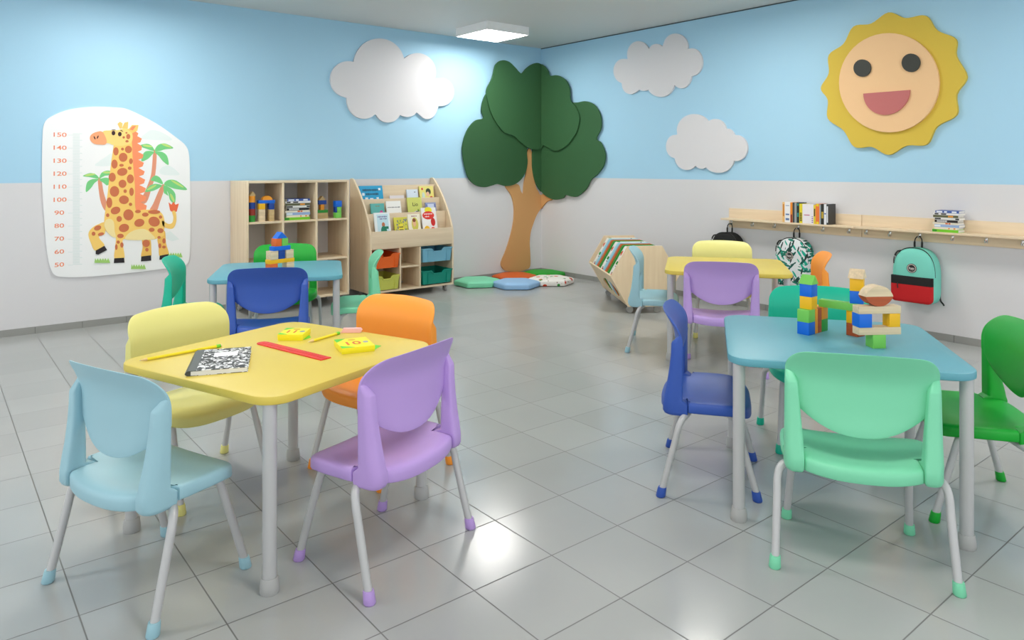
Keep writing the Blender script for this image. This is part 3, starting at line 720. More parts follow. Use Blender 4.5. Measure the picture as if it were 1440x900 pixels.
stack((-3.215, -.405, SHZ), 0, .232, .165, HS, 'in the cube shelf', 'flat stack of books in the cube shelf')
# ------------------------------------------------------------------ wall rail with hooks
def rail(y0, y1, label):
    t = thing('coat_rail', label, 'rail', (0, 0, 0), 0, 'birch coat rails on the right wall')
    box('back_board', -.016, -.0005, y0, y1, .712, .888, BIRCHY, t, .002)
    box('shelf_board', -.145, -.016, y0, y1, .786, .802, BIRCHY, t, .002)
    return t
r1 = rail(-3.858, -2.640, 'left birch coat rail with a book shelf, above the black and leaf-print backpacks')
r2 = rail(-5.30, -3.862, 'right birch coat rail with a book shelf, above the aqua backpack')
def hook(y, parent):
    bm = bmesh.new()
    add_box(bm, -.022, -.016, y-.008, y+.008, .735, .775, .002)
    add_tube(bm, catmull([(-.02, y, .745), (-.036, y, .738), (-.048, y, .744), (-.052, y, .758)], 4), .0042, 8)
    add_tube(bm, catmull([(-.02, y, .768), (-.032, y, .768), (-.042, y, .776)], 4), .0036, 8)
    obj('hook', bm, CHROME, parent, 50)
for y in (-2.672, -2.893, -3.109, -3.328, -3.547, -3.763): hook(y, r1)
for y in (-3.900, -4.079, -4.294, -4.515, -4.729, -4.946): hook(y, r2)
RZ = .8022
ROW = [(.014, .168, (236, 190, 120), 'cream and orange thin', ((206, 130, 40), [(.3, .9)])), (.034, .172, (240, 238, 238), 'thick white', ((90, 120, 170), [(.1, .2), (.35, .42), (.8, .83)])), (.014, .168, (236, 140, 30), 'orange and maroon', ((130, 30, 30), [(0, .4)])), (.012, .168, (60, 64, 66), 'charcoal', None),
       (.013, .168, (160, 164, 162), 'plain grey', None), (.016, .168, (24, 40, 40), 'black and teal', ((40, 140, 140), [(.3, .5), (.85, .95)])), (.019, .160, (232, 214, 40), 'yellow with black lettering', ((40, 40, 30), LETTERS)), (.052, .158, (238, 232, 236), 'thick white and striped', ((180, 60, 110), [(.42, .46)])),
       (.013, .160, (236, 230, 238), 'white with purple bars', ((130, 80, 160), [(.05, .1), (.15, .2), (.25, .3), (.35, .38)])), (.012, .155, (226, 206, 60), 'yellow and brown', ((90, 70, 40), [(.4, .8)])), (.022, .165, (238, 120, 50), 'orange with yellow ends', ((240, 210, 40), [(0, .12), (.88, 1)])),
       (.008, .160, (170, 176, 180), 'thin grey', None), (.018, .165, (34, 34, 30), 'black and gold', ((190, 160, 50), [(.3, .62)])), (.014, .165, (232, 234, 238), 'narrow white', ((40, 90, 170), [(.5, .56)]))]
# spans y from -3.255 to about -3.65
y = -3.250; tot = sum(r[0] for r in ROW); k_ = .385/tot
for i, (w, h, rgb, nm, st) in enumerate(ROW):
    w *= k_
    t = small_book(h, .118, w-.0006, rgb, nm+' book standing in the row on the coat rail', group='row of books on the coat rail', stripe=st)
    t.rotation_euler = Matrix(((0, 0, 1), (0, 1, 0), (-1, 0, 0))).to_euler()  # spine upright
    # local: x = height, y = depth, z = thickness -> world z, +x, -y
    M = Matrix(((0, 1, 0), (0, 0, -1), (1, 0, 0))); 
    if M.determinant() < 0: M = Matrix(((0, 1, 0), (0, 0, 1), (1, 0, 0)))
    t.rotation_euler = M.to_euler()
    t.location = (-.140, y if M[1][2] < 0 else y-w, RZ+h/2)
    y -= w
t = small_book(.165, .118, .016, (52, 54, 56), 'dark book with a grey photo cover at the right end of the coat rail row', group='row of books on the coat rail', stripe=((226, 226, 230), [(.1, .9)]))
bm = bmesh.new(); 
for cx, cy, rx, ry in ((-.02, .07, .05, .045), (-.045, .055, .03, .03)): add_box(bm, cx-rx, cx+rx, cy-ry, cy+ry, .016, .0166)
obj('cover_photo', bm, mat('ink_170_182_188', (170, 182, 188), .5), t)
bm = bmesh.new(); add_box(bm, -.07, -.01, .045, .08, .0166, .017); obj('cover_figure', bm, mat('ink_48_50_54', (48, 50, 54), .5), t)
t.rotation_euler = M.to_euler(); t.location = (-.140, y if M[1][2] < 0 else y-.016, RZ+.0825)
stack((-.140, -4.515, RZ), -PI/2, .170, .118, [h*.82 for h in HS], 'on the coat rail', 'flat stack of books on the coat rail')

# ------------------------------------------------------------------ backpacks
def leaf_fabric():
    m = mat('leaf_print_fabric', (225, 228, 228), .8)
    nt = m.node_tree; b = nt.nodes['Principled BSDF']; N = nt.nodes.new; L = nt.links.new
    tc = N('ShaderNodeTexCoord')
    prev = None
    for i, (rot, col, thr) in enumerate(((35, (20, 165, 140), .38), (-40, (12, 84, 74), .34), (78, (24, 120, 100), .32), (-12, (34, 58, 54), .26))):
        rt = N('ShaderNodeMapping'); rt.inputs['Rotation'].default_value = (0, math.radians(rot), 0)
        mp = N('ShaderNodeMapping'); mp.inputs['Scale'].default_value = (36, 9.5, 9); mp.inputs['Location'].default_value = (i*3.1, i*1.7, i*.9)
        v = N('ShaderNodeTexVoronoi'); v.inputs['Scale'].default_value = 1.0; v.inputs['Randomness'].default_value = 1
        lt = N('ShaderNodeMath'); lt.operation = 'LESS_THAN'; lt.inputs[1].default_value = thr
        mx = N('ShaderNodeMix'); mx.data_type = 'RGBA'; mx.inputs['B'].default_value = (*s2l(col), 1)
        L(tc.outputs['Object'], rt.inputs['Vector']); L(rt.outputs['Vector'], mp.inputs['Vector']); L(mp.outputs['Vector'], v.inputs['Vector']); L(v.outputs['Distance'], lt.inputs[0]); L(lt.outputs[0], mx.inputs['Factor'])
        if prev is None: mx.inputs['A'].default_value = (*s2l((222, 226, 228)), 1)
        else: L(prev, mx.inputs['A'])
        prev = mx.outputs['Result']
    L(prev, b.inputs['Base Color'])
    return m
def backpack(y, label, main, lower, strip, zh=.752):
    """hangs from its loop; local x = width, -y = out of the wall, z up; hook point at origin"""
    t = thing('backpack', label, 'backpack', (0, y, 0), -PI/2, 'backpacks hanging on the coat rail')
    w = .150; zb, zt = .262, .672
    def outline(s, dz=0):
        pts = []
        cx, cz = 0, (zb+zt)/2
        for k in range(48):
            a = 2*PI*k/48; c, s_ = math.cos(a), math.sin(a)
            e = 5.5 if s_ < 0 else 2.5
            x = w*math.copysign(abs(c)**(2/e), c); z = (zt-zb)/2*math.copysign(abs(s_)**(2/e), s_)
            pts.append((x*s, cz+z*s))
        return pts
    bm = bmesh.new(); rings = []
    for yy, s in ((-.018, .90), (-.022, .97), (-.035, 1.0), (-.10, 1.0), (-.125, .985), (-.142, .95), (-.153, .88), (-.160, .70), (-.163, .35)):
        rings.append([(px, yy, pz) for px, pz in outline(s)])
    add_rings(bm, rings); body = obj('body', bm, main, t, 60)
    # zip arc around the front
    arc = [(px*.965, -.128, pz) for px, pz in outline(1.0) if pz > .40]
    arc.sort(key=lambda p: math.atan2(p[2]-.45, p[0]))
    tube('zip', arc, .0035, BLACK, t, 6)
    tube('zip_pull', [(-.128, -.15, .60), (-.131, -.153, .575), (-.130, -.156, .55)], .004, BLACK, t, 6)
    # front pocket
    pz0, pz1, pz2 = .275, .405, .465
    def pocket(name, z0, z1, m, round_bottom):
        bm = bmesh.new(); prof = []
        rr = []
        for yy, ins in ((-.150, .0), (-.172, .0), (-.180, .006), (-.183, .02)):
            ww = w*.955-ins
            if round_bottom:
                r = .035; ring = []
                for k in range(7):
                    a = PI+PI/2*k/6; ring.append((-ww+r+r*math.cos(a), yy, z0+ins+r+r*math.sin(a)))
                for k in range(7):
                    a = 1.5*PI+PI/2*k/6; ring.append((ww-r+r*math.cos(a), yy, z0+ins+r+r*math.sin(a)))
                ring += [(ww, yy, z1), (-ww, yy, z1)]
            else:
                ring = [(-ww, yy, z0), (ww, yy, z0), (ww, yy, z1-ins*.5), (-ww, yy, z1-ins*.5)]
            rr.append(ring)
        add_rings(bm, rr); return obj(name, bm, m, t, 40)
    pocket('front_pocket', pz0, pz1, lower, True); pocket('pocket_flap', pz1, pz2, strip, False)
    tube('pocket_zip_pull', [(-.09, -.186, .415), (-.09, -.189, .395), (-.088, -.188, .372)], .0035, BLACK, t, 6)
    # badge
    bz = .525
    bm = bmesh.new(); add_prism(bm, [(.034*math.cos(2*PI*k/28), bz+.034*math.sin(2*PI*k/28)) for k in range(28)], .158, .1665, lambda a, b, c: (a, -c, b)); bd = obj('badge', bm, mat('badge_black', (26, 24, 28), .5), t)
    bm = bmesh.new()
    for k in range(32):
        a, b2 = 2*PI*k/32, 2*PI*(k+1)/32
        ps = [(.025*math.cos(a), bz+.025*math.sin(a)), (.031*math.cos(a), bz+.031*math.sin(a)), (.031*math.cos(b2), bz+.031*math.sin(b2)), (.025*math.cos(b2), bz+.025*math.sin(b2))]
        add_prism(bm, ps, .166, .1672, lambda a, b, c: (a, -c, b))
    obj('badge_ring', bm, mat('badge_grey', (190, 180, 172), .5), bd)
    text_obj('badge_text', 'hyp', .026, mat('badge_white', (235, 232, 228), .5), bd, Matrix.Translation((0, -.1674, bz)) @ Matrix.Rotation(PI/2, 4, 'X'), .0003)
    # loop handle (wide webbing) up to hook
    loop = catmull([(-.024, -.05, .652), (-.026, -.05, .70), (-.021, -.046, .735), (0, -.044, .752), (.021, -.046, .735), (.026, -.05, .70), (.024, -.05, .652)], 5)
    tube('carry_loop', loop, .005, BLACK, t, 8, [(.0075 if p[2] < .715 else .0042) for p in loop])
    # shoulder straps folded behind, ends peeping out
    tube('shoulder_strap', catmull([(.09, -.010, .60), (.125, -.009, .50), (.132, -.009, .40), (.135, -.012, .30), (.158, -.022, .270), (.166, -.030, .262)], 4), .006, BLACK, t, 8)
    tube('shoulder_strap', catmull([(-.09, -.010, .60), (-.125, -.009, .50), (-.132, -.009, .40), (-.12, -.012, .30)], 4), .006, BLACK, t, 8)
    tube('side_strap', [(-.090, -.128, .645), (-.108, -.140, .640), (-.120, -.144, .622), (-.126, -.142, .606)], .0065, BLACK, t, 6)
    return t
LEAF = leaf_fabric()
AQUA = mat('aqua_canvas', (122, 212, 194), .75, bump=.2, bscale=600); REDC = mat('red_canvas', (196, 14, 22), .75, bump=.2, bscale=600); BLK = mat('black_canvas', (14, 15, 15), .8, bump=.2, bscale=600)
backpack(-2.672, 'black backpack on the leftmost hook, mostly hidden by a chair', BLK, BLK, BLK)
backpack(-3.328, 'white backpack with green leaf print hanging from the rail', LEAF, LEAF, LEAF)
backpack(-4.294, 'aqua backpack with red pocket and black stripe hanging from the rail', AQUA, REDC, BLK)

# ------------------------------------------------------------------ floor cushions
def cushion_mat_pattern():
    m = mat('patterned_fabric', (236, 232, 226), .75)
    nt = m.node_tree; b = nt.nodes['Principled BSDF']; N = nt.nodes.new; L = nt.links.new
    tc = N('ShaderNodeTexCoord'); prev = None
    for i, (col, thr, sc) in enumerate((((214, 74, 40), .27, 11), ((50, 150, 60), .22, 12), ((120, 60, 40), .16, 17))):
        mp = N('ShaderNodeMapping'); mp.inputs['Location'].default_value = (i*2.3, i*1.1, i*.7)
        v = N('ShaderNodeTexVoronoi'); v.inputs['Scale'].default_value = sc
        lt = N('ShaderNodeMath'); lt.operation = 'LESS_THAN'; lt.inputs[1].default_value = thr
        mx = N('ShaderNodeMix'); mx.data_type = 'RGBA'; mx.inputs['B'].default_value = (*s2l(col), 1)
        L(tc.outputs['Object'], mp.inputs['Vector']); L(mp.outputs['Vector'], v.inputs['Vector']); L(v.outputs['Distance'], lt.inputs[0]); L(lt.outputs[0], mx.inputs['Factor'])
        if prev is None: mx.inputs['A'].default_value = (*s2l((238, 234, 228)), 1)
        else: L(prev, mx.inputs['A'])
        prev = mx.outputs['Result']
    L(prev, b.inputs['Base Color']); return m
PATT = cushion_mat_pattern()
def hexpts(r, n=6, rc=.02):
    """hexagon with rounded corners, circumradius r"""
    out = []
    for k in range(6):
        a = math.radians(60*k); cx, cy = (r-rc/math.cos(PI/6))*math.cos(a), (r-rc/math.cos(PI/6))*math.sin(a)
        for j in range(n+1):
            b = a-PI/6+PI/3*j/n; out.append((cx+rc*math.cos(b), cy+rc*math.sin(b)))
    return out
def cushion(name, label, m, r=.256, h=.062, cat='cushion', group='hexagonal floor cushions'):
    bm = bmesh.new(); rings = []
    for s, z in ((.30, .004), (.90, .002), (.965, .006), (.99, .020), (1.0, h*.5), (.99, h-.018), (.965, h-.006), (.90, h+.002), (.70, h+.010), (.4, h+.014), (.1, h+.015)):
        rings.append([(x*s, y*s, z) for x, y in hexpts(r)])
    add_rings(bm, rings)
    o = obj(name, bm, m, None, 60)
    o2 = tag(o, label, cat, group)
    pip = []
    for hh in (.013, h-.013):
        tb = tube('piping', [(x*.995, y*.995, hh) for x, y in hexpts(r)]+[(hexpts(r)[0][0]*.995, hexpts(r)[0][1]*.995, hh)], .0022, m, o, 6)
    return o
CUSH = [('mint green hexagonal cushion, leftmost of the floor cushions', mat('cushion_mint', (126, 212, 172), .6), (-1.172, -.300), -30),
        ('light blue hexagonal cushion at the front of the floor cushions', mat('cushion_blue', (150, 190, 228), .6), (-.925, -.650), -37),
        ('orange hexagonal cushion at the foot of the tree trunk', mat('cushion_orange', (210, 92, 26), .6), (-.660, -.300), -37),
        ('bright green hexagonal cushion in the corner of the room', mat('cushion_green', (18, 158, 34), .6), (-.262, -.335), -37),
        ('white hexagonal cushion with coloured fruit print on the floor', PATT, (-.485, -.715), -37)]
for lab, m, (x, y), rz in CUSH:
    c = cushion('floor_cushion', lab, m); c.location = (x, y, 0); c.rotation_euler = (0, 0, math.radians(rz))

# ------------------------------------------------------------------ hexagonal cushion trolley
Nr = Vector((-.945, -2.435, 0)); Fr = Vector((-.400, -1.625, 0)); ax = (Fr-Nr).normalized(); LEN = (Fr-Nr).length
ang = math.atan2(ax.y, ax.x)
tr = thing('cushion_trolley', 'birch trolley with hexagonal ends on castors holding upright cushions', 'trolley', (Nr.x, Nr.y, 0), ang-PI/2)
# local: +y along the axis away from us, x across (right), z up. hexagon centre z .323 circumradius .30
HR, HZ = .302, .323
def hexv(r, cz=HZ): return [(r*math.cos(math.radians(60*k)), cz+r*math.sin(math.radians(60*k))) for k in range(6)]
xz = lambda a, b, c: (a, c, b)
BIRCHC = wood('birch_trolley', (238, 216, 182), (228, 203, 167), 'Z')
prism('end_panel', hexv(HR), 0, .018, BIRCHC, tr, xz, False)
prism('end_panel', hexv(HR), LEN-.018, LEN, BIRCHC, tr, xz, False)
def slat(name, k0, k1, holes=False):
    v = hexv(HR-.004); a = Vector(v[k0 % 6]); b = Vector(v[k1 % 6]); n = (b-a).normalized(); nn = Vector((-n.y, n.x))*.014
    if (Vector((0, HZ))-a).dot(nn) < 0: nn = -nn
    if not holes:
        return prism(name, [tuple(a), tuple(b), tuple(b+nn), tuple(a+nn)], .018, LEN-.018, BIRCHC, tr, xz, False)
    # board with an oval cut-out
    bm = bmesh.new(); L0, L1 = .018, LEN-.018; S = (b-a).length
    def P3(s, l, t): q = a+n*s+nn*t; return (q.x, l, q.y)
    ncx, ncl = S*.60, (L0+L1)*.40; N_ = 32
    inn = [(ncx+.085*math.sin(2*PI*k/N_), ncl+.27*math.cos(2*PI*k/N_)) for k in range(N_)]
    out = []
    for k in range(N_):
        dx, dy = math.sin(2*PI*k/N_), math.cos(2*PI*k/N_)
        tt = 1e9
        for lim, c0, dd in ((S, ncx, dx), (0, ncx, dx), (L1, ncl, dy), (L0, ncl, dy)):
            if abs(dd) > 1e-6:
                q = (lim-c0)/dd
                if q > 0: tt = min(tt, q)
        out.append((ncx+dx*tt, ncl+dy*tt))
    # include true corners by snapping the closest samples
    for cs, cl in ((0, L0), (0, L1), (S, L0), (S, L1)):
        i = min(range(N_), key=lambda j: (out[j][0]-cs)**2+(out[j][1]-cl)**2); out[i] = (cs, cl)
    vs = {}
    for t_ in (0, 1):
        vs[t_] = ([bm.verts.new(P3(*p, t_)) for p in inn], [bm.verts.new(P3(*p, t_)) for p in out])
    for k in range(N_):
        j = (k+1) % N_
        for t_ in (0, 1): bm.faces.new((vs[t_][0][k], vs[t_][0][j], vs[t_][1][j], vs[t_][1][k]))
        bm.faces.new((vs[0][0][k], vs[0][0][j], vs[1][0][j], vs[1][0][k])); bm.faces.new((vs[0][1][k], vs[0][1][j], vs[1][1][j], vs[1][1][k]))
    return obj(name, bm, BIRCHC, tr)
slat('side_board', 3, 4, True); slat('side_board', 0, 5); slat('bottom_board', 4, 5)
for x in (-.12, .12):
    for yy in (.06, LEN-.06):
        bm = bmesh.new(); add_tube(bm, [(x, yy-.012, .028), (x, yy+.012, .028)], .028, 20); w = obj('castor', bm, METALD, tr, 50)
        box('castor_plate', x-.02, x+.02, yy-.02, yy+.02, .05, .064, CHROME, w, .001)
MC = {'w': PATT, 'b': mat('cushion_paleblue', (150, 206, 222), .6), 'o': mat('cushion_rust', (204, 100, 40), .6), 'g': mat('cushion_green2', (28, 142, 40), .6), 'w2': mat('cushion_leafwhite', (226, 236, 224), .6)}
seq = [('b', 'pale blue'), ('w', 'print-covered')]
SEQ = [(MC['w'], 'white printed', 'nearest the front of the trolley'), (MC['g'], 'green', 'second from the front of the trolley'), (MC['o'], 'orange', 'third from the front of the trolley'), (MC['b'], 'pale blue', 'fourth from the front of the trolley'),
       (PATT, 'white printed', 'in the middle of the trolley'), (MC['g'], 'green', 'fourth from the back of the trolley'), (MC['o'], 'orange', 'third from the back of the trolley'), (MC['b'], 'pale blue', 'second from the back of the trolley'), (PATT, 'white printed', 'nearest the wall end of the trolley')]
p0 = .075; pitch = (LEN-.075-.09)/9
M_t = Matrix.Translation((Nr.x, Nr.y, 0)) @ Matrix.Rotation(ang-PI/2, 4, 'Z')
for k, (m, nm, wh) in enumerate(SEQ):
    c = cushion('hexagonal_cushion', nm+' hexagonal cushion standing '+wh, m, .286, pitch-.016, group='upright cushions in the trolley')
    c.matrix_world = M_t @ Matrix.Translation((0, p0+k*pitch+pitch*.9, HZ+.0)) @ Matrix.Rotation(PI/2, 4, 'X')

# ------------------------------------------------------------------ wooden blocks
BC = {'green': (118, 200, 84), 'dark green': (40, 150, 50), 'blue': (0, 104, 214), 'navy blue': (14, 64, 150), 'yellow': (246, 186, 16), 'orange': (238, 152, 30), 'red': (150, 40, 26), 'beige': (232, 208, 172), 'rust': (186, 84, 36), 'orange-red': (226, 104, 34), 'tan': (206, 176, 124)}
def bmat(c):
    if c in ('beige', 'tan', 'rust'):
        a = BC[c]; return wood('block_'+c, a, tuple(int(v*.9) for v in a), 'X', 3)
    return mat('block_'+c.replace(' ', '_'), BC[c], .45)
def place_block(o, label, loc, az, group):
    tag(o, label, 'toy block', group); o.location = loc; o.rotation_euler = (0, 0, math.radians(az)); return o
def cube_b(c, label, x, y, z, az=0, w=.05, d=.05, h=.05, group='wooden blocks', kind='cube_block'):
    o = box(kind, -w/2, w/2, -d/2, d/2, 0, h, bmat(c), None, .0012)
    return place_block(o, label, (x, y, z), az, group)
def roof_b(c, label, x, y, z, az=0, w=.06, d=.05, h=.035, group='wooden blocks', axis='x'):
    o = prism('roof_block', [(-w/2, 0), (w/2, 0), (0, h)], -d/2, d/2, bmat(c), None, (lambda a, b, c_: (a, c_, b)), False)
    return place_block(o, label, (x, y, z), az, group)
def arch_b(c, label, x, y, z, az, w, d, h, group, flip=False):
    pts = [(w/2*math.cos(PI*k/20), h*math.sin(PI*k/20)) for k in range(21)]
    # circular segment, not a full half circle
    rad = (w*w/4+h*h)/(2*h); pts = []
    a = math.asin(min(1, w/2/rad))
    for k in range(21):
        b = -a+2*a*k/20; pts.append((rad*math.sin(b), rad*math.cos(b)-(rad-h)))
    if flip: pts = [(p[0], h-p[1]) for p in pts]
    o = prism('arch_block', pts, -d/2, d/2, bmat(c), None, (lambda a_, b_, c_: (a_, c_, b_)), 30)
    return place_block(o, label, (x, y, z), az, group)
def cyl_b(c, label, x, y, z, r=.026, h=.05, group='wooden blocks'):
    o = tube('cylinder_block', [(0, 0, 0), (0, 0, h)], r, bmat(c), None, 24)
    return place_block(o, label, (x, y, z), 0, group)
TT = .5902; GB = 'wooden blocks on the right blue table'
tx, ty = -3.0, -5.042
cube_b('blue', 'blue cube at the foot of the left block tower on the right table', tx, ty, TT, group=GB)
cube_b('green', 'green cube on the blue cube of the left tower on the right table', tx, ty, TT+.0502, group=GB)
cube_b('orange', 'thin orange upright plank in the left tower on the right table', -2.9635, -5.042, TT, 0, .02, .05, .10, group=GB, kind='plank_block')
cube_b('rust', 'reddish brown upright plank in the left tower on the right table', -2.938, -5.042, TT, 0, .028, .05, .10, group=GB, kind='plank_block')
cube_b('dark green', 'dark green cube at the right of the left tower on the right table', -2.8975, -5.042, TT, group=GB)
cube_b('orange', 'orange cube on the dark green cube under the bridge plank', -2.8975, -5.042, TT+.0502, group=GB)
cube_b('yellow', 'yellow cube in the left tower above the planks on the right table', -2.978, -5.040, TT+.1004, 3, group=GB)
cube_b('blue', 'blue cube near the top of the left tower on the right table', -2.978, -5.040, TT+.1506, 2, group=GB)
roof_b('green', 'green roof block topping the left tower on the right table', -2.978, -5.040, TT+.2008, 0, .056, .056, .036, GB)
cube_b('green', 'long green plank bridging the two towers on the right table', -2.888, -5.128, TT+.1004, -84, .165, .034, .030, GB, 'plank_block')
cube_b('rust', 'rust brown cube at the foot of the right tower on the right table', -2.872, -5.182, TT, -8, group=GB)
cube_b('yellow', 'yellow cube in the right tower under the bridge plank', -2.872, -5.182, TT+.0502, -8, group=GB)
cube_b('blue', 'blue cube on the bridge plank in the right tower', -2.868, -5.186, TT+.1306, 20, group=GB)
cube_b('yellow', 'yellow cube under the beige roof of the right tower', -2.868, -5.186, TT+.1808, 20, group=GB)
roof_b('beige', 'beige roof block topping the right tower on the right table', -2.868, -5.186, TT+.2310, 12, .062, .056, .036, GB)
q = math.radians(-34); u = (math.cos(q), math.sin(q)); v_ = (-u[1], u[0])
gx, gy = -3.001, -5.319
def off(a, b): return gx+a*u[0]+b*v_[0], gy+a*u[1]+b*v_[1]
cube_b('green', 'green cube carrying the balanced beige planks on the right table', gx, gy, TT, -34, group=GB)
px_, py_ = off(.004, .0)
cube_b('beige', 'lower beige plank balanced on the green cube', px_, py_, TT+.0502, -34, .165, .045, .028, GB, 'plank_block')
a_, b_ = off(-.054, 0); cube_b('blue', 'blue cube between the two beige planks', a_, b_, TT+.0784, -34, group=GB)
a_, b_ = off(.062, 0); cube_b('yellow', 'yellow cube between the two beige planks', a_, b_, TT+.0784, -34, .042, .045, .05, group=GB)
cube_b('beige', 'upper beige plank under the round blocks on the right table', px_, py_, TT+.1286, -34, .165, .045, .028, GB, 'plank_block')
a_, b_ = off(.0, 0)
arch_b('rust', 'reddish brown half-round block curved side down on the upper plank', a_, b_, TT+.1568, -34, .108, .05, .036, GB, True)
arch_b('beige', 'beige half-round block curved side up on the brown one', a_, b_, TT+.1930, -34, .108, .05, .040, GB)

GC = 'wooden blocks on the back blue table'
q = math.radians(13); cu_, su_ = math.cos(q), math.sin(q); bx, by = -3.985, -1.965
def o2(a, b=0): return bx+a*cu_-b*su_, by+a*su_+b*cu_
def cC(c, label, a, z, w=.055, d=.055, h=.055, kind='cube_block', b=0): cube_b(c, label, *o2(a, b), TT+z, 13, w, d, h, GC, kind)
cC('orange-red', 'orange-red cube at the left foot of the back table tower', -.062, 0)
cC('beige', 'beige cube at the right foot of the back table tower', .062, 0)
cC('yellow', 'yellow plank across the feet of the back table tower', 0, .0552, .185, .05, .026, 'plank_block')
cC('beige', 'left beige cube on the yellow plank of the back table tower', -.058, .0814)
cC('beige', 'right beige cube on the yellow plank of the back table tower', .058, .0814)
cC('navy blue', 'dark blue cube between the beige cubes of the back table tower', 0, .0814, .045, .045, .055)
cC('blue', 'blue plank near the top of the back table tower', .0, .1366, .125, .05, .028, 'plank_block')
cC('orange-red', 'orange-red cube under the blue roof of the back table tower', -.026, .1648, .045, .05, .05)
cC('green', 'green cube under the blue roof of the back table tower', .022, .1648, .045, .05, .05)
roof_b('blue', 'blue roof block topping the back table tower', *o2(-.002), TT+.215, 13, .078, .055, .040, GC)

GS = 'wooden blocks in the cube shelf'
Z0 = SHZ+.0003
for k, (c, l) in enumerate((('dark green', 'green'), ('red', 'dark red'), ('navy blue', 'dark blue'), ('orange', 'orange'))):
    cyl_b(c, l+' cylinder in the tall narrow tower in the cube shelf', -3.612, -.375, Z0+k*.0552, .0275, .055, GS)
roof_b('tan', 'tan roof block on the tall narrow tower in the cube shelf', -3.612, -.375, Z0+.2208, 0, .060, .05, .038, GS)
lx, rx, yy = -3.532, -3.448, -.375
cube_b('beige', 'bottom beige cube in the left column of the shelf gateway', lx, yy, Z0, 0, .052, .05, .052, GS); cube_b('beige', 'upper beige cube in the left column of the shelf gateway', lx, yy, Z0+.0522, 0, .052, .05, .052, GS)
cube_b('yellow', 'yellow cube in the left column of the shelf gateway', lx, yy, Z0+.1044, 0, .052, .05, .050, GS)
cube_b('tan', 'upright tan plank in the right column of the shelf gateway', rx, yy, Z0, 0, .045, .05, .100, GS, 'plank_block')
cube_b('navy blue', 'dark blue cube in the right column of the shelf gateway', rx, yy, Z0+.1002, 0, .045, .05, .0544, GS)
cube_b('blue', 'blue plank across the shelf gateway', (lx+rx)/2, yy, Z0+.1548, 0, .14, .05, .028, GS, 'plank_block')
arch_b('orange', 'orange rounded block topping the shelf gateway', (lx+rx)/2+.005, yy, Z0+.183, 0, .088, .05, .036, GS)
hx, hy = -2.962, -.33
cube_b('tan', 'tan plank at the foot of the little house in the cube shelf', hx, hy, Z0, 0, .105, .05, .05, GS, 'plank_block'); cube_b('dark green', 'green plank in the little house in the cube shelf', hx, hy, Z0+.0502, 0, .105, .05, .026, GS, 'plank_block')
cube_b('orange', 'orange cube in the little house in the cube shelf', hx, hy, Z0+.0764, 0, .034, .05, .05, GS); cube_b('navy blue', 'dark blue plank under the roof of the little house', hx, hy, Z0+.1266, 0, .075, .05, .038, GS, 'plank_block')
roof_b('tan', 'tan roof block topping the little house in the cube shelf', hx, hy, Z0+.1648, 0, .066, .05, .038, GS)
kx, ky = -2.832, -.385
cube_b('green', 'lower green cube of the small right tower in the cube shelf', kx, ky, Z0, 0, .055, .055, .05, GS); cube_b('green', 'upper green cube of the small right tower in the cube shelf', kx+.008, ky, Z0+.0502, 0, .04, .05, .052, GS)
cube_b('navy blue', 'narrow dark blue block beside the upper green cube in the cube shelf', kx-.020, ky+.003, Z0+.0502, 0, .014, .05, .052, GS)
cube_b('blue', 'blue cube topping the small right tower in the cube shelf', kx+.002, ky, Z0+.1024, 0, .062, .055, .055, GS)

# ------------------------------------------------------------------ things on the near yellow table
# notebook
nb = thing('composition_notebook', 'black and white marbled composition notebook on the near yellow table', 'notebook', (-5.128, -4.096, TT), 0)
nl, nr_, nf = Vector((-5.128, -4.096)), Vector((-4.950, -4.166)), Vector((-4.985, -3.785))
e1 = (nr_-nl).normalized(); nb.rotation_euler = (0, 0, math.atan2(e1.y, e1.x)); nw, nh = .192, .285; th = .016
def marble():
    m = mat('marbled_cover', (240, 240, 240), .5)
    nt = m.node_tree; b = nt.nodes['Principled BSDF']; N = nt.nodes.new; L = nt.links.new
    tc = N('ShaderNodeTexCoord'); n = N('ShaderNodeTexNoise'); n.inputs['Scale'].default_value = 62; n.inputs['Detail'].default_value = 1.5; n.inputs['Distortion'].default_value = .8
    cr = N('ShaderNodeValToRGB'); cr.color_ramp.interpolation = 'CONSTANT'
    cr.color_ramp.elements[0].color = (.012, .012, .012, 1); cr.color_ramp.elements[1].position = .52; cr.color_ramp.elements[1].color = (.8, .8, .8, 1)
    L(tc.outputs['Object'], n.inputs['Vector']); L(n.outputs['Fac'], cr.inputs['Fac']); L(cr.outputs['Color'], b.inputs['Base Color']); return m
MB = marble()
bm = bmesh.new(); add_box(bm, .022, nw, 0, nh, th-.0012, th); add_box(bm, .022, nw, 0, nh, 0, .0012); obj('cover', bm, MB, nb)
box('pages', .018, nw-.002, .001, nh-.001, .0012, th-.0012, mat('page_white', (236, 236, 238), .7), nb, 0)
bm = bmesh.new(); sp = [(.034, th+.0006), (.010, th+.0006), (.003, th*.8), (0, th*.5), (.003, th*.2), (.010, -.0), (.034, -.0), (.034, .0012), (.018, .0012), (.018, th-.0012), (.034, th-.0012)]
add_prism(bm, sp, 0, nh, lambda a, b, c: (a, c, b)); obj('spine', bm, mat('spine_tape', (74, 78, 76), .45), nb)
box('name_label', .072, .150, nh*.60, nh*.80, th, th+.0005, mat('label_white', (246, 246, 246), .5), nb, 0)
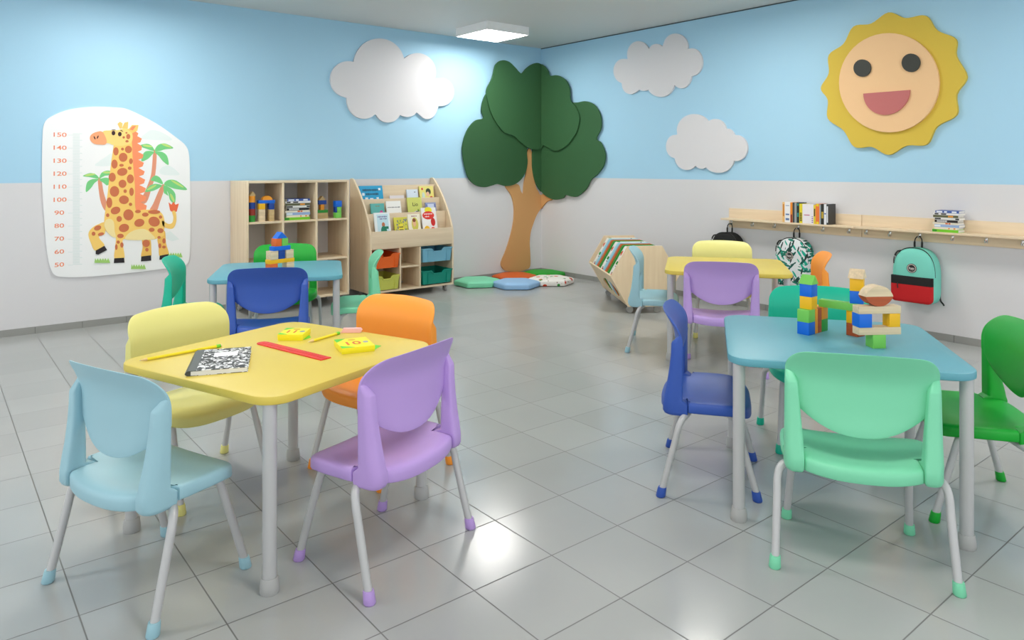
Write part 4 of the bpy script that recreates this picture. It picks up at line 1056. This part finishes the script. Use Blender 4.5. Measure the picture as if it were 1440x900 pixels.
# pencils
def pencil(x0, y0, x1, y1, label, eraser, r=.0058, lift=0):
    L_ = math.hypot(x1-x0, y1-y0); t = thing('pencil', label, 'pencil', (x0, y0, TT+r+lift), math.atan2(y1-y0, x1-x0), 'yellow pencils on the near yellow table')
    Ym = mat('pencil_yellow', (240, 222, 40), .35)
    tube('wood_tip', [(.004, 0, 0), (.026, 0, 0)], r, mat('pencil_wood', (232, 200, 150), .6), t, 6, [r*.25, r])
    tube('lead', [(0, 0, 0), (.005, 0, 0)], r, mat('pencil_lead', (226, 216, 200), .5), t, 6, [r*.08, r*.3])
    e = .045 if eraser else .02
    tube('shaft', [(.026, 0, 0), (L_-e, 0, 0)], r, Ym, t, 6)
    tube('ferrule', [(L_-e, 0, 0), (L_-e+.016, 0, 0)], r*1.08, mat('ferrule_green', (110, 206, 40), .4), t, 12)
    tube('eraser_tip', [(L_-e+.016, 0, 0), (L_-.001, 0, 0), (L_, 0, 0)], r, mat('eraser_pink', (246, 190, 190), .6), t, 12, [r*1.02, r*1.02, r*.6])
    return t
pencil(-5.202, -3.813, -4.912, -3.772, 'yellow pencil pointing left past the notebook', False)
pencil(-4.637, -3.926, -4.474, -3.858, 'yellow pencil with green band beside the card boxes', False, .0058)
er = thing('eraser_block', 'pink eraser at the end of the pencil behind the card box', 'eraser', (-4.428, -3.856, TT), math.radians(-36))
bm = bmesh.new(); add_prism(bm, [(-.036, 0), (.044, 0), (.050, .010), (.044, .018), (-.026, .018)], -.010, .010, lambda a, b, c: (a, c, b), .0015); obj('rubber', bm, mat('eraser_pink', (246, 190, 190), .6), er, 40)
# ruler
rl = thing('ruler', 'red plastic ruler on the near yellow table', 'ruler', (0, 0, TT), 0)
a = Vector((-4.778, -3.800)); b = Vector((-4.683, -4.186)); d_ = (b-a).normalized(); n_ = Vector((-d_.y, d_.x))
RM = mat('ruler_red', (232, 44, 30), .35)
def rp(s, t_): q = a+d_*s+n_*t_; return (q.x, q.y)
Lr = (b-a).length
pts = [rp(0, -.006), rp(.006, -.017), rp(.02, -.022), rp(Lr, -.022), rp(Lr, .022), rp(.02, .022), rp(.006, .017), rp(0, .006)]
prism('ruler_blade', pts, .0002, .0035, RM, rl, smooth=False)
prism('raised_grip', [rp(.02, -.0035), rp(Lr-.002, -.0035), rp(Lr-.002, .0035), rp(.02, .0035)],   .0035, .0042, RM, rl, smooth=False)
bm = bmesh.new()
for k in range(30):
    s = .03+k*(Lr-.05)/30; w = .007 if k % 5 == 0 else .004
    add_prism(bm, [rp(s, .0215-w), rp(s+.0012, .0215-w), rp(s+.0012, .0215), rp(s, .0215)], .0035, .0037)
obj('ruler_marks', bm, mat('ruler_marks', (150, 24, 18), .5), rl)
# card boxes
def card_box(corner, az, w, d, h, num, label, flap):
    t = thing('card_box', label, 'box', (corner[0], corner[1], TT), math.radians(az), 'yellow number card boxes')
    box('lid', 0, w, 0, d, h*.35, h, mat('card_yellow', (250, 238, 40), .4), t, .001)
    box('base_tray', .001, w-.001, .001, d-.001, 0, h*.35, mat('card_yellow_base', (244, 232, 30), .4), t, 0)
    G_ = mat('card_green', (90, 214, 50), .4)
    for p in ([(.001, .001), (w*.40, .001), (.001, d*.26)], [(.001, d-.001), (.001, d*.66), (w*.34, d-.001)]):
        prism('green_corner', p, h, h+.0004, G_, t, smooth=False)
    prism('green_flap', [(w, d*.1), (w+flap, d*.45), (w, d*.8)], 0, .001, G_, t, smooth=False)
    prism('printed_sun', [(w*.50+.014*math.cos(2*PI*k/12), d*.80+.012*math.sin(2*PI*k/12)) for k in range(12)], h, h+.0005, mat('card_gold', (226, 190, 50), .4), t, smooth=False)
    prism('printed_picture', [(w*.84+.010*math.cos(2*PI*k/12), d*.46+.012*math.sin(2*PI*k/12)) for k in range(12)], h, h+.0005, mat('card_grey', (150, 160, 190), .4), t, smooth=False)
    text_obj('number', num, w*.55, mat('card_red', (226, 96, 20), .4), t, Matrix.Translation((w*.42, d*.42, h+.0004)), .0003)
    return t
card_box((-4.611, -4.160), -14, .122, .145, .022, '10', 'yellow card box printed 10 beside the ruler end', .040)
card_box((-4.712, -3.808), -39, .098, .115, .024, '11', 'yellow card box printed 11 behind the red ruler', .018)

# ------------------------------------------------------------------ light: soft daylight from the open side, ceiling lights
w = bpy.data.worlds.new('daylight'); bpy.context.scene.world = w; w.use_nodes = True
bg = w.node_tree.nodes['Background']; bg.inputs['Color'].default_value = (.94, .975, 1, 1); bg.inputs['Strength'].default_value = .80

# ------------------------------------------------------------------ camera
cd = bpy.data.cameras.new('camera'); cam = bpy.data.objects.new('camera', cd); C.objects.link(cam)
cam.location = CAM; cam.rotation_euler = (PI/2, 0, YAW-PI/2)
cd.sensor_width = 36; cd.lens = f/1440*36; cd.shift_x = 0; cd.shift_y = (HY-450)/1440; cd.clip_start = .05
sc = bpy.context.scene; sc.camera = cam
sc.view_settings.view_transform = 'Standard'; sc.view_settings.look = 'None'; sc.view_settings.gamma = 1; sc.view_settings.exposure = .92
sc.view_settings.use_curve_mapping = False
sc.cycles.use_denoising = True
sc.cycles.max_bounces = 8; sc.cycles.diffuse_bounces = 5; sc.cycles.glossy_bounces = 4
